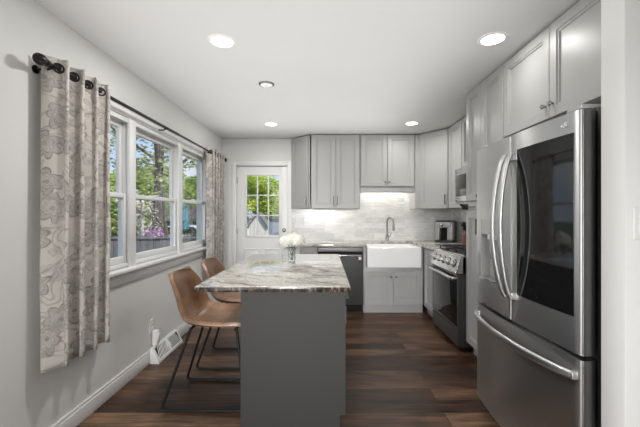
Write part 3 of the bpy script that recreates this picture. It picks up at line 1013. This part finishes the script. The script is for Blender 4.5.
b.box(hx0, hx1, yb, yb+.004, hz0, 1.185)
b.box(hx0-.0005, hx0+.004, fy(hx0)+.004, yb, hz0, 1.185); b.box(hx1-.004, hx1+.0005, fy(hx1)+.004, yb, hz0, 1.185)
b.box(hx0, hx1, fy(.2)+.01, yb, 1.18, 1.187)
b.build('dispenser_cavity', M_silver, dl)
MB().box(hx0+.004, hx1-.004, fy(.2)-.004, yb, hz0, hz0+.012, .004).build('drip_tray', M_steelh, dl)
MB().box(.17, .25, -.90, -.86, 1.15, 1.185, .006).build('water_nozzle', M_white, dl)
MB().box(.195, .225, -.895, -.88, 1.03, 1.14, .004).build('paddle', M_darksteel, dl)
b = MB(); sect(b, FW/2+.003, FW-.002, zd0, zd1, rl=.006, rr=.012)
dr_ = b.build('right_door', M_steel, r, 50)
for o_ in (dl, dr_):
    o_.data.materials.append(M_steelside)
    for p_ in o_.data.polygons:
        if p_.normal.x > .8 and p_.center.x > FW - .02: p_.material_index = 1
b = MB(); sect(b, .540, .918, .885, 1.648, -.0025, n=16)
b.build('glass_panel', M_blackglass, dr_, 50)
b = MB(); sect(b, .002, FW-.002, .085, .715, rl=.012, rr=.012, n=24)
fz = b.build('freezer_drawer', M_steel, r, 50)
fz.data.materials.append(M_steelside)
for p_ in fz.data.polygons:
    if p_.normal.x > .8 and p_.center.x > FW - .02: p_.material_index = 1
def bowed_handle(x, lean, parent):
    pts = []
    n = 18
    for i in range(n + 1):
        t = i/n; z = .86 + (1.625-.86)*t
        out = .02 + .062*math.sin(PI*t)**.7
        pts.append((x + lean*math.sin(PI*t), fy(x) - out, z))
    b = MB()
    rows = []
    for i, p in enumerate(pts):
        ring_ = []
        for k in range(12):
            a = 2*PI*k/12
            ring_.append((p[0] + .020*math.cos(a), p[1] + .012*math.sin(a), p[2]))
        rows.append(ring_)
    b.grid(rows, closed=True)
    bmesh.ops.holes_fill(b.bm, edges=b.bm.edges[:])
    for i in (0, n):
        b.box(x-.013, x+.013, fy(x)-.028, fy(x)+.002, pts[i][2]-.02 + (.012 if i == 0 else -.012), pts[i][2]+.02 + (.012 if i == 0 else -.012), .005)
    bmesh.ops.recalc_face_normals(b.bm, faces=b.bm.faces[:])
    return b.build('handle', M_steel, parent, 50)
bowed_handle(FW/2-.030, -.014, dl)
bowed_handle(FW/2+.030, .010, dr_)
pts = []
for i in range(25):
    t = i/24; x = .035 + (FW-.07)*t
    pts.append((x, fy(x) - .012 - .045*math.sin(PI*t)**.6, .645))
b = MB()
rows = [[(p[0], p[1] + .011*math.cos(2*PI*k/12), p[2] + .019*math.sin(2*PI*k/12)) for k in range(12)] for p in pts]
b.grid(rows, closed=True)
bmesh.ops.holes_fill(b.bm, edges=b.bm.edges[:])
for p in (pts[0], pts[-1]): b.box(p[0]-.014, p[0]+.014, p[1]-.008, p[1]+.02, p[2]-.016, p[2]+.016, .005)
bmesh.ops.recalc_face_normals(b.bm, faces=b.bm.faces[:])
b.build('handle', M_steel, fz, 50)
# small raised emblem on the door's top corner: ring, dot and two letters
def emblem():
    b = MB()
    x0, z0 = .838, 1.690
    yy = fy(.87) - .0008
    def bar(xa, xb, za, zb): b.box(xa, xb, yy-.0014, yy+.003, za, zb)
    b.tube([(x0 + .011*math.cos(2*PI*k/20), yy-.0005, z0 + .011*math.sin(2*PI*k/20)) for k in range(20)], .0013, 6, closed=True)
    bar(x0-.001, x0+.001, z0-.005, z0+.006); bar(x0-.001, x0+.005, z0-.006, z0-.004)
    lx = x0 + .018
    bar(lx, lx+.003, z0-.010, z0+.010); bar(lx, lx+.011, z0-.010, z0-.007)
    gx = lx + .015
    bar(gx, gx+.003, z0-.010, z0+.010); bar(gx, gx+.014, z0-.010, z0-.007); bar(gx, gx+.014, z0+.007, z0+.010)
    bar(gx+.011, gx+.014, z0-.010, z0+.001); bar(gx+.007, gx+.014, z0-.001, z0+.002)
    return b.build('emblem', M_chrome, dr_, 0)
emblem()

# ------------------------------------------------------------------ island
IY0, IY1 = 1.97, 3.26
r = empty('kitchen_island', (-.485, IY0, 0), 0, 'dark grey kitchen island cabinet under the granite slab', 'island')
MB().box(0, .585, .02, IY1-IY0-.03, .14, .8965, .002).build('carcass', M_island, r)
MB().box(0, .545, .03, IY1-IY0-.05, 0, .14).build('toe_kick', M_island, r)
MB().prism([(0, 0), (.575, 0), (.575, .148), (.607, .148), (.607, .8965), (0, .8965)], 0, .02, 'Y').build('end_panel', M_island, r, M=T(0, 0, 0))
RI = T(.585, .03, 0) @ RZ(PI/2)
LW = IY1 - IY0 - .065
for i in range(3):
    w = LW/3
    x0, x1 = i*w + .003, (i+1)*w - .003
    d = MB().loops(x0, x1, .70, .862, [(0, 0), (0, -.018), (.002, -.02)]).build('drawer', M_island, r, M=RI)
    b = MB().tube([(x0+w/2-.06, -.048, .78), (x0+w/2+.06, -.048, .78)], .0055, 10)
    for s in (-1, 1): b.tube([(x0+w/2+s*.045, -.019, .78), (x0+w/2+s*.045, -.048, .78)], .0045, 8)
    b.build('handle', M_nickel, d, M=RI)
    d = MB().shaker(x0, x1, .155, .692, -.02, .02, .055).build('door', M_island, r, M=RI)
    xh = x1 - .04 if i != 2 else x0 + .04
    b = MB().tube([(xh, -.048, .55), (xh, -.048, .67)], .0055, 10)
    for z in (.565, .655): b.tube([(xh, -.019, z), (xh, -.048, z)], .0045, 8)
    b.build('handle', M_nickel, d, M=RI)
# granite slab of the island with a dark rough-polished edge
top = empty('island_countertop', (-.275, 2.531, .8975), 0, 'large veined beige granite countertop slab on the island', 'countertop')
hx, hy = .412, .730
b = MB(); b.box(-hx, hx, -hy, hy, .008, .030, .005, 3)
t1 = b.build('slab', M_granite, top)
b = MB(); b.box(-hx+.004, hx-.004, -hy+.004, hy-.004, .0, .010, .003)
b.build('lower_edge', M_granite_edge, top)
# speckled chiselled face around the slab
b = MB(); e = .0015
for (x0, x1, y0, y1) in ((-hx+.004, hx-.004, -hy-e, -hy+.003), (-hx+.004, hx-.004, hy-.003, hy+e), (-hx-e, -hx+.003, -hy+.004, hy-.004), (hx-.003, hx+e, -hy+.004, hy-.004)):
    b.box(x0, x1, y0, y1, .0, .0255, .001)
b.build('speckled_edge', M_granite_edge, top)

# ------------------------------------------------------------------ bar stools
def smooth_path(ctrl, n):
    out = []
    P = [ctrl[0]] + ctrl + [ctrl[-1]]
    segs = len(ctrl) - 1
    for i in range(n + 1):
        u = i/n*segs; k = min(int(u), segs - 1); t = u - k
        p0, p1, p2, p3 = P[k], P[k+1], P[k+2], P[k+3]
        out.append(tuple(.5*((2*b_) + (-a+c)*t + (2*a-5*b_+4*c-d)*t*t + (-a+3*b_-3*c+d)*t**3) for a, b_, c, d in zip(p0, p1, p2, p3)))
    return out
def make_stool(label):
    r = empty('bar_stool', (0, 0, 0), 0, label, 'stool', 'leather bar stools at the island')
    # x, z, half width, side lift, side wrap
    ctrl = [(.235, .540, .190, .005, 0), (.222, .566, .204, .012, 0), (.16, .570, .218, .03, 0), (.03, .556, .228, .045, 0), (-.10, .560, .231, .055, .01),
            (-.185, .580, .229, .055, .035), (-.235, .645, .222, .03, .06), (-.262, .74, .214, .01, .065), (-.287, .82, .198, 0, .055), (-.310, .885, .172, -.008, .04), (-.315, .905, .150, -.015, .035)]
    path = smooth_path(ctrl, 40)
    rows = []
    nu = 20
    for (x, z, hw, lift, wrap) in path:
        row = []
        for k in range(nu + 1):
            u = -1 + 2*k/nu
            c = abs(u)**2.6
            row.append((x + wrap*c, u*hw, z + lift*c))
        rows.append(row)
    s = MB().grid(rows).build('seat_shell', M_leather, r, 80)
    md = s.modifiers.new('thick', 'SOLIDIFY'); md.thickness = .026; md.offset = -1
    md2 = s.modifiers.new('soft', 'BEVEL'); md2.width = .009; md2.segments = 3; md2.limit_method = 'ANGLE'; md2.angle_limit = 1.0
    # stitched seam across the bend
    i = 20
    seam = []
    for k in range(2, nu - 1):
        p = Vector(rows[i][k]); q = Vector(rows[i+1][k]); t = (q - p); n_ = Vector((t.z, 0, -t.x)).normalized()
        if n_.x < 0: n_ = -n_
        seam.append(p + n_*.001)
    MB().tube(seam, .0035, 6).build('seam', M_leather, s)
    for sgn in (-1, 1):
        y = sgn*.212
        pts = rounded([(.15, sgn*.15, .528), (.225, y, .012), (-.335, y, .012), (-.16, sgn*.15, .534)], .045, 6)
        MB().tube(pts, .0095, 10).build('leg', M_black, r)
    for x, z in ((.145, .532), (-.155, .536)):
        MB().tube([(x, -.17, z), (x, .17, z)], .009, 10).build('crossbar', M_black, r)
    MB().tube([(.195, -.2, .20), (.195, .2, .20)], .008, 10).build('footrest', M_black, r)
    return r
st = make_stool('brown leather bar stool nearest the viewer, left of the island')
st.location = (-.745, 2.46, 0)
s2 = dup(st); s2.location = (-.745, 3.075, 0)
s2['label'] = 'farther brown leather bar stool, half hidden behind the near stool'

# ------------------------------------------------------------------ vase with flowers
VX, VY, VZ = -.265, 2.76, .928
r = empty('glass_vase', (VX, VY, VZ), 0, 'small clear glass vase on the island countertop', 'vase')
MB().lathe([(0, .0), (.026, .0), (.03, .004), (.031, .03), (.028, .07), (.031, .105), (.0285, .105), (.0255, .07), (.0285, .03), (.026, .012), (0, .012)], 28).build('glass_body', M_vase, r, 60)
MB().lathe([(0, .0125), (.0255, .0125), (.0280, .03), (.0262, .055), (0, .055)], 24).build('water', M_water, r, 60)
def hydrangea(dx, dy, rad, h, label, seed):
    rnd = random.Random(seed)
    q = empty('white_hydrangea', (VX, VY, VZ+.014), 0, label, 'flower', 'white hydrangeas in the vase')
    MB().tube([(-dx*.15, -dy*.15, 0), (dx*.25, dy*.25, .06), (dx*.5, dy*.5, .10), (dx, dy, h)], .0028, 6).build('stem', M_stem, q)
    b = MB()
    bm_ = b.bm
    for i in range(190):
        z = 1 - 2*(i + .5)/190; a = i*2.39996
        if z < -.55: continue
        d = Vector((math.sqrt(1-z*z)*math.cos(a), math.sqrt(1-z*z)*math.sin(a), z*.78))
        p = Vector((dx, dy, h)) + d*rad*rnd.uniform(.9, 1.06)
        m3 = (d + Vector((rnd.gauss(0, .25), rnd.gauss(0, .25), rnd.gauss(0, .25)))).to_track_quat('Z', 'Y').to_matrix()
        s = rnd.uniform(.009, .013)
        a0 = rnd.uniform(0, PI)
        cv = bm_.verts.new(p)
        for k in range(4):
            aa = a0 + k*PI/2
            u = m3 @ Vector((math.cos(aa), math.sin(aa), .12)) * s
            v = m3 @ Vector((math.cos(aa+.62), math.sin(aa+.62), .25)) * s*.85
            w_ = m3 @ Vector((math.cos(aa-.62), math.sin(aa-.62), .25)) * s*.85
            bm_.faces.new((cv, bm_.verts.new(p + w_), bm_.verts.new(p + u*1.1), bm_.verts.new(p + v)))
    b.build('bloom', M_petal, q, 60)
    b = MB(); 
    for s in (-1, 1):
        rows = []
        for i in range(7):
            t = i/6; wv = .019*math.sin(PI*min(1, t*.95+.04))
            c = Vector((dx*.5 + s*.045*t, dy*.5 - .030*t, .094 + .006*math.sin(t*2.4) - .03*t*t))
            rows.append([(c.x, c.y - wv, c.z + wv*.3), (c.x, c.y, c.z), (c.x, c.y + wv, c.z + wv*.3)])
        b.grid(rows)
    b.build('leaf', M_leafdark, q, 60)
    return q
hydrangea(.042, -.004, .060, .155, 'right white hydrangea bloom in the glass vase on the island', 1)
hydrangea(-.042, -.006, .055, .145, 'left white hydrangea bloom in the glass vase on the island', 2)
hydrangea(.0, .035, .055, .170, 'white hydrangea bloom at the back of the island vase', 3)

# ------------------------------------------------------------------ coffee maker and utensils
r = empty('coffee_maker', (1.73, 4.85, .9145), -.62, 'black and silver pod coffee maker in the counter corner', 'coffee maker')
MB().box(-.115, .115, -.15, .13, 0, .03, .008).build('base', M_blackplastic, r)
MB().box(-.115, .115, .0, .13, .03, .29, .012).build('tower', M_blackplastic, r)
MB().box(-.118, -.06, -.12, .005, .03, .285, .012).box(.045, .118, -.12, .005, .03, .285, .012).build('side_panel', M_silver, r)
MB().box(-.10, .10, -.135, .06, .205, .29, .02, 3).build('brew_head', M_silver, r)
MB().prism([(-.118, .285), (-.10, .305), (.10, .305), (.118, .285)], -.13, .125, 'Y', .004).build('lid', M_blackplastic, r)
MB().lathe([(0, 0), (.03, 0), (.033, .01), (.033, .05), (0, .05)], 20).build('pod_holder', M_chrome, r, M=T(-.02, -.135, .21))
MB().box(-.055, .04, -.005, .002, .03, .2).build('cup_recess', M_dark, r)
CXk, CYk = 1.725, 4.13
r = empty('utensil_crock', (CXk, CYk, .9145), 0, 'red-brown utensil crock on the counter beside the range', 'crock')
MB().lathe([(0, 0), (.05, 0), (.056, .01), (.056, .14), (.06, .145), (.056, .15), (.05, .145), (.05, .012), (0, .012)], 28).build('pot', M_terracotta, r)
def utensil(name, label, ax, ay, L, head, cat):
    q = empty(name, (CXk, CYk, .929), 0, label, cat, 'black cooking utensils in the crock')
    d = Vector((ax, ay, 1)).normalized()
    Mx = T(-ax*.03, -ay*.03, 0) @ d.to_track_quat('Z', 'Y').to_matrix().to_4x4()
    MB().tube([(0, 0, .0), (0, 0, L)], [.006, .005], 8).build('shaft', M_blackplastic, q, M=Mx)
    b = MB()
    if head == 'spatula': b.box(-.035, .035, -.003, .003, L-.005, L+.09, .003)
    elif head == 'spoon': b.lathe([(0, -.02), (.026, -.012), (.03, .0), (.024, .004), (0, -.006)], 16, M=T(0, 0, L+.03) @ RX(PI/2) @ Matrix.Diagonal((1, 1.35, 1, 1)))
    else: b.lathe([(0, -.03), (.03, -.02), (.038, 0), (.035, 0), (.026, -.018), (0, -.026)], 16, M=T(0, -.02, L+.03) @ RX(PI/2))
    b.build('head', M_blackplastic, q, M=Mx)
utensil('spatula', 'black spatula leaning left in the utensil crock', -.28, .10, .20, 'spatula', 'utensil')
utensil('cooking_spoon', 'black spoon standing at the back of the utensil crock', -.04, .28, .23, 'spoon', 'utensil')
utensil('soup_ladle', 'black ladle leaning toward the range in the utensil crock', -.12, -.22, .19, 'ladle', 'utensil')
utensil('turner', 'black turner leaning right in the utensil crock', .22, -.05, .21, 'spatula', 'utensil')

# ------------------------------------------------------------------ curtain rod and curtains
RXp, RZp = XL + .088, 2.10
r = empty('curtain_rod', (RXp, 1.79, RZp), 0, 'long dark bronze curtain rod above the triple window', 'curtain rod')
MB().tube([(0, 0, 0), (0, 1.60, 0)], .0125, 14).build('rod', M_bronze, r)
MB().tube([(0, 1.58, 0), (0, 3.13, 0)], .010, 14).build('rod', M_bronze, r)
for (y, s) in ((0, 1), (3.13, -1)):
    MB().lathe([(0, -.034), (.012, -.032), (.026, -.018), (.030, 0), (.026, .018), (.016, .028), (.014, .034), (.018, .038), (.018, .052), (.0135, .056), (0, .056)], 22).build('finial', M_bronze, r, M=T(0, y - s*.05, 0) @ RX(-PI/2 if s > 0 else PI/2))
for y in (.025, 1.33, 2.51):
    b = MB().lathe([(0, 0), (.022, 0), (.022, .006), (0, .006)], 16, M=T(-.088, y, -.02) @ RY(PI/2))
    b.tube([(-.085, y, -.02), (-.02, y, -.022), (0, y, -.012)], .006, 8)
    b.tube(arc((0, y, 0), .016, PI*1.0, PI*2.0, 8), .004, 6)
    b.build('bracket', M_bronze, r)

def curtain(label, y0, y1, folds, amp, zt, zb, seed):
    root = empty('curtain', (RXp, y0, 0), 0, label, 'curtain', 'floral curtain panels')
    rnd = random.Random(seed)
    N = folds*18; nz = 40
    W = y1 - y0
    ph = [rnd.uniform(-.35, .35) for _ in range(8)]
    rows, uvs = [], []
    for j in range(nz + 1):
        v = j/nz; z = zt + (zb - zt)*v
        row, uvr = [], []
        prev = None; s = 0
        for i in range(N + 1):
            t = i/N
            a = 2*PI*folds*t
            wob = v*.55*math.sin(2.2*t*PI + ph[0] + 2*v) + v*.35*math.sin(5*t*PI + ph[1])
            x = amp*(1 - .10*v)*math.sin(a + wob - 1.45)
            x += .004*noise.noise(Vector((t*9, v*5, seed)))*(1+v)
            y = W*t + .022*math.sin(2*a + wob*2 - 2.9) * (1 + .3*v) + .012*v*math.sin(3*t*PI + ph[2])
            p = Vector((x, y, z))
            if prev is not None: s += (p - prev).length
            prev = p
            row.append(p); uvr.append((s, z))
        rows.append(row); uvs.append(uvr)
    o = MB().grid(rows, uvs).build('panel', M_curtain, root, 85)
    md = o.modifiers.new('thick', 'SOLIDIFY'); md.thickness = .003
    # grommets where the cloth crosses the rod
    for k in range(2*folds):
        best = None
        for i in range(N):
            x0, x1 = rows[1][i].x, rows[1][i+1].x
            tt = (i + .5)/N
            if x0*x1 <= 0 and abs(tt - (k + .45)/(2*folds)) < .5/(2*folds):
                best = i
        if best is None: continue
        p = (rows[1][best] + rows[1][best+1])/2
        n_ = (rows[1][best+1] - rows[1][best]); n_.z = 0
        n_ = Vector((-n_.y, n_.x, 0)).normalized()
        q = n_.to_track_quat('Z', 'Y').to_matrix().to_4x4()
        MB().lathe([(0, -.003), (.018, -.003), (.02, -.005), (.028, -.005), (.030, 0), (.028, .005), (.02, .005), (.018, .003), (0, .003)], 22).build('grommet', M_bronze, root, M=T(p.x, p.y, RZp) @ q)
    return root
curtain('near grey floral grommet curtain panel at the viewer end of the window', 1.815, 2.29, 4, .050, 2.152, .475, 3)
curtain('far pale floral grommet curtain panel in the corner by the back door', 4.30, 4.86, 5, .045, 2.152, .475, 5)

# ------------------------------------------------------------------ low on the left wall
r = empty('floor_register', (XL+.017, 2.97, 0), PI/2, 'white slatted heating register on the left baseboard', 'vent')
MB().prism([(0, .0), (-.080, .0), (-.080, .022), (-.020, .140), (0, .140)], 0, .50, 'X', .003).build('housing', M_white, r)
sl = Vector((0, .053, .163)).normalized()
Mg = Matrix.Identity(4)
q = empty('grille', parent=r) if False else None
b = MB(); bb = MB()
def on_slope(x, t, out=.0):      # point on the sloping face
    return Vector((x, -.080 + .060*t - out*.9, .022 + .118*t + out*.45))
for x0, x1 in ((.03, .235), (.265, .47)):
    pts = [on_slope(x0, .12, .0005), on_slope(x1, .12, .0005), on_slope(x1, .88, .0005), on_slope(x0, .88, .0005)]
    vs = [bb.bm.verts.new(p) for p in pts]; bb.bm.faces.new(vs)
    n = 9
    for i in range(n + 1):
        x = x0 + (x1 - x0)*i/n
        xx = min(max(x + (.05 if x0 < .2 else -.05), x0), x1)
        b.tube([on_slope(x, .12, .001), on_slope(xx, .88, .001)], .0035, 6)
bb.build('slot', M_dark, r, 0)
b.build('slat', M_white, r)
o = plate('white wall outlet low on the left wall behind the plug-in device', (XL+.001, 3.03, .315), PI/2)
r = empty('plug_in_freshener', (XL+.010, 3.045, .215), PI/2, 'white plug-in device in the low left wall outlet', 'plug-in device')
MB().box(-.028, .028, -.05, 0, -.075, .06, .012, 3).build('body', M_white, r)
MB().box(-.02, .02, -.057, -.049, -.03, .03, .004).build('front_cover', M_trim, r)

# ------------------------------------------------------------------ outdoors
GZ = -.6
struct(MB().box(-70, 40, -20, 90, GZ-.3, GZ).build('ground', M_grass))
def tree(label, x, y, h, tr, blobs, n, leaf, size, mbark, seed, lean=(0, 0), name='tree', cat='tree', group=None):
    rnd = random.Random(seed)
    r = empty(name, (x, y, GZ), 0, label, cat, group)
    b = MB()
    pts = [(lean[0]*t*t*h + .05*math.sin(t*5+seed), lean[1]*t*t*h, h*t) for t in [i/8 for i in range(9)]]
    b.tube(pts, [tr*(1.25 - t*.85) for t in [i/8 for i in range(9)]], 10)
    for k in range(7):
        t = rnd.uniform(.35, .9); a = rnd.uniform(0, 2*PI); L = rnd.uniform(.2, .4)*h
        p = Vector((lean[0]*t*t*h, lean[1]*t*t*h, h*t))
        b.tube([p, p + Vector((math.cos(a)*L*.5, math.sin(a)*L*.5, L*.35)), p + Vector((math.cos(a)*L, math.sin(a)*L, L*.9))], [tr*.4, tr*.25, tr*.08], 6)
    b.build('trunk', mbark, r)
    m = MB(); m.leafcloud(blobs, n, size, rnd)
    m.build('foliage', leaf, r, 0)
    return r
def bush(label, x, y, w, h, leaf, size, n, seed, name='shrub', cat='shrub', group=None):
    rnd = random.Random(seed)
    r = empty(name, (x, y, GZ), 0, label, cat, group)
    b = MB()
    for k in range(5):
        a = rnd.uniform(0, 2*PI)
        b.tube([(0, 0, 0), (math.cos(a)*w*.2, math.sin(a)*w*.2, h*.4), (math.cos(a)*w*.35, math.sin(a)*w*.35, h*.8)], [.04, .03, .01], 6)
    b.build('stem', M_bark, r)
    bl = [((rnd.uniform(-.3, .3)*w, rnd.uniform(-.3, .3)*w, h*rnd.uniform(.35, .75)), (w*.35, w*.35, h*.3), 1) for _ in range(7)]
    m = MB(); m.leafcloud(bl, n, size, rnd)
    m.build('foliage', leaf, r, 0)
    return r
def px(pxx, Y):      # world x at depth Y seen at image column pxx
    return (pxx - CX)/F*Y
# big dark trunk seen through the middle window
tree('big dark-trunked tree with sparse spring leaves outside the middle window', px(158, 11), 11, 8, .15,
     [((-.2, 0, 6.2), (2.2, 2.0, 1.4), 1), ((-.9, .3, 4.0), (1.1, 1.0, .9), .55), ((.9, .2, 4.1), (.9, .9, .8), .5), ((.1, -.3, 3.3), (.9, .5, .5), .25)], 2600, M_leafpale, .07, M_bark, 11, (.012, 0))
# far green trees
rnd = random.Random(5)
tx = [(116, 22, 5.0), (132, 26, 5.9), (149, 29, 6.2), (168, 33, 6.4), (186, 38, 7.0), (205, 42, 7.2), (222, 46, 7.6)]
names = ['at the left of the first window view', 'behind the pale-barked tree', 'behind the big dark trunk', 'between the middle and far windows', 'behind the teal umbrella', 'beyond the small pale house', 'farthest along the left yard']
for i, (c, y, h) in enumerate(tx):
    bl = [((rnd.uniform(-1.6, 1.6), rnd.uniform(-1, 1), h*rnd.uniform(.3, .8)), (1.6, 1.4, 1.3), 1) for _ in range(11)]
    tree('full light green tree ' + names[i], px(c, y), y, h*.75, .16, bl, 7000, M_leaf, .15, M_bark, 30+i, group='green trees beyond the yard')
# pale-barked tree and purple blossom
tree('pale-barked ornamental tree with thin blossom outside the middle window', px(141, 9.0), 9.0, 2.3, .09,
     [((0, 0, 1.6), (.55, .5, .7), 1), ((-.2, .1, 2.2), (.5, .5, .4), .5)], 500, M_whiteblossom, .05, M_birch, 41)
bush('purple flowering bush behind the grey fence', px(153, 10), 10, .9, 2.0, M_blossom, .06, 1300, 42)
bush('dark shrub at the fence below the far window', px(197, 9.6), 9.6, 1.0, 1.45, M_leafdark, .06, 2200, 43)
tree('slim dark trunk close outside the middle window', px(165.5, 8.3), 8.3, 2.7, .06, [((0, 0, 2.6), (.45, .45, .3), 1)], 150, M_leafpale, .05, M_bark, 44, name='sapling')
# fence along the left yard
f = empty('yard_fence', (px(100, 7.4), 7.4, GZ), .08, 'low grey board fence outside the middle window', 'fence')
b = MB()
fw = 3.0
for i in range(int(fw/.14)):
    b.box(i*.14+.004, i*.14+.136, 0, .022, .08, 1.36)
b.build('board', M_fence, f)
MB().box(0, fw, .022, .06, .3, .38).box(0, fw, .022, .06, 1.1, 1.18).box(-.02, fw+.02, -.03, .07, 1.36, 1.40, .005).build('rail', M_fence, f)
for i in range(3):
    MB().box(i*1.45, i*1.45+.09, .06, .15, 0, 1.42, .004).build('post', M_fence, f)
# small house, umbrella and car beyond the far window
h = empty('neighbour_house', (px(207, 24), 24, GZ), 0, 'pale house with grey roof seen through the far window', 'house')
MB().box(-1.6, 2.6, 0, 4, 0, 1.7).build('wall', M_housewall, h)
MB().prism([(-2.0, 1.65), (.4, 3.1), (3.0, 1.65), (3.0, 1.55), (-2.0, 1.55)], -.3, 4.3, 'Y').build('roof', M_roof, h)
for x in (-1.0, .6): MB().box(x, x+.7, -.03, .02, .7, 1.4, .01).build('window', M_blackglass, h)
u = empty('patio_umbrella', (px(184.5, 15), 15, GZ), 0, 'closed teal patio umbrella outside the far window', 'umbrella')
MB().tube([(0, 0, 0), (0, 0, 2.3)], .025, 8).build('pole', M_bronze, u)
MB().lathe([(.02, 2.35), (.09, 2.2), (.16, 1.6), (.19, 1.25), (.14, 1.2), (.03, 1.3)], 14).build('canopy', M_umb, u)
MB().lathe([(0, 0), (.25, 0), (.25, .05), (.05, .1), (0, .1)], 16).build('base', M_bronze, u)
c = empty('parked_car', (px(187, 18), 18, GZ), 0, 'silver parked car beyond the far window', 'car')
body = [(-1.9, .35), (-1.95, .75), (-1.3, .85), (-.8, 1.3), (.7, 1.32), (1.3, .88), (1.9, .8), (1.95, .35)]
MB().prism(body, -.8, .8, 'Y', .06).build('body', M_car, c)
MB().prism([(-1.15, .88), (-.75, 1.25), (.65, 1.26), (1.1, .9)], -.815, -.79, 'Y').build('side_window', M_blackglass, c)
for x in (-1.2, 1.2):
    MB().lathe([(0, -.1), (.3, -.1), (.33, -.06), (.33, .06), (.3, .1), (0, .1)], 20, M=T(x, -.74, .33) @ RX(PI/2)).build('wheel', M_tyre, c)
# yard behind the door
s = empty('garden_shed', (px(258, 22), 22, GZ), 0, 'small white gabled shed seen through the back door glass', 'shed')
MB().prism([(-.58, 0), (.58, 0), (.58, 1.15), (0, 1.93), (-.58, 1.15)], 0, 1.4, 'Y').build('wall', M_whiteside, s)
MB().prism([(-.72, 1.03), (-.66, .98), (0, 1.90), (.66, .98), (.72, 1.03), (0, 2.02)], -.12, 1.5, 'Y').build('roof', M_roof, s)
MB().loops(-.22, .22, .05, 1.15, [(0, .0), (0, -.02), (.05, -.02), (.055, -.012)]).build('door', M_whiteside, s)
g = empty('board_shed', (px(268.5, 19), 19, GZ), 0, 'blue-grey board-sided outbuilding right of the white shed through the door', 'shed')
MB().box(0, 2.4, 0, 1.8, 0, 1.6).build('wall', M_siding, g)
MB().box(-.08, 2.5, -.1, 1.9, 1.6, 1.68, .01).build('roof', M_roof, g)
hn = ['left of the shed seen through the door', 'directly behind the white shed', 'right of the shed seen through the door', 'far right behind the outbuilding']
for i, (c_, y) in enumerate(((243, 38), (257, 39.5), (271, 38), (285, 39.5))):
    bl = [((rnd.uniform(-1.1, 1.1), rnd.uniform(-1, 1), rnd.uniform(1.0, 5.6)), (1.5, 1.2, 1.2), 1) for _ in range(9)]
    tree('bright yellow-green tree ' + hn[i], px(c_, y), y, 3.4, .14, bl, 5200, M_leaf2, .16, M_bark, 60+i, group='bright trees behind the back door')
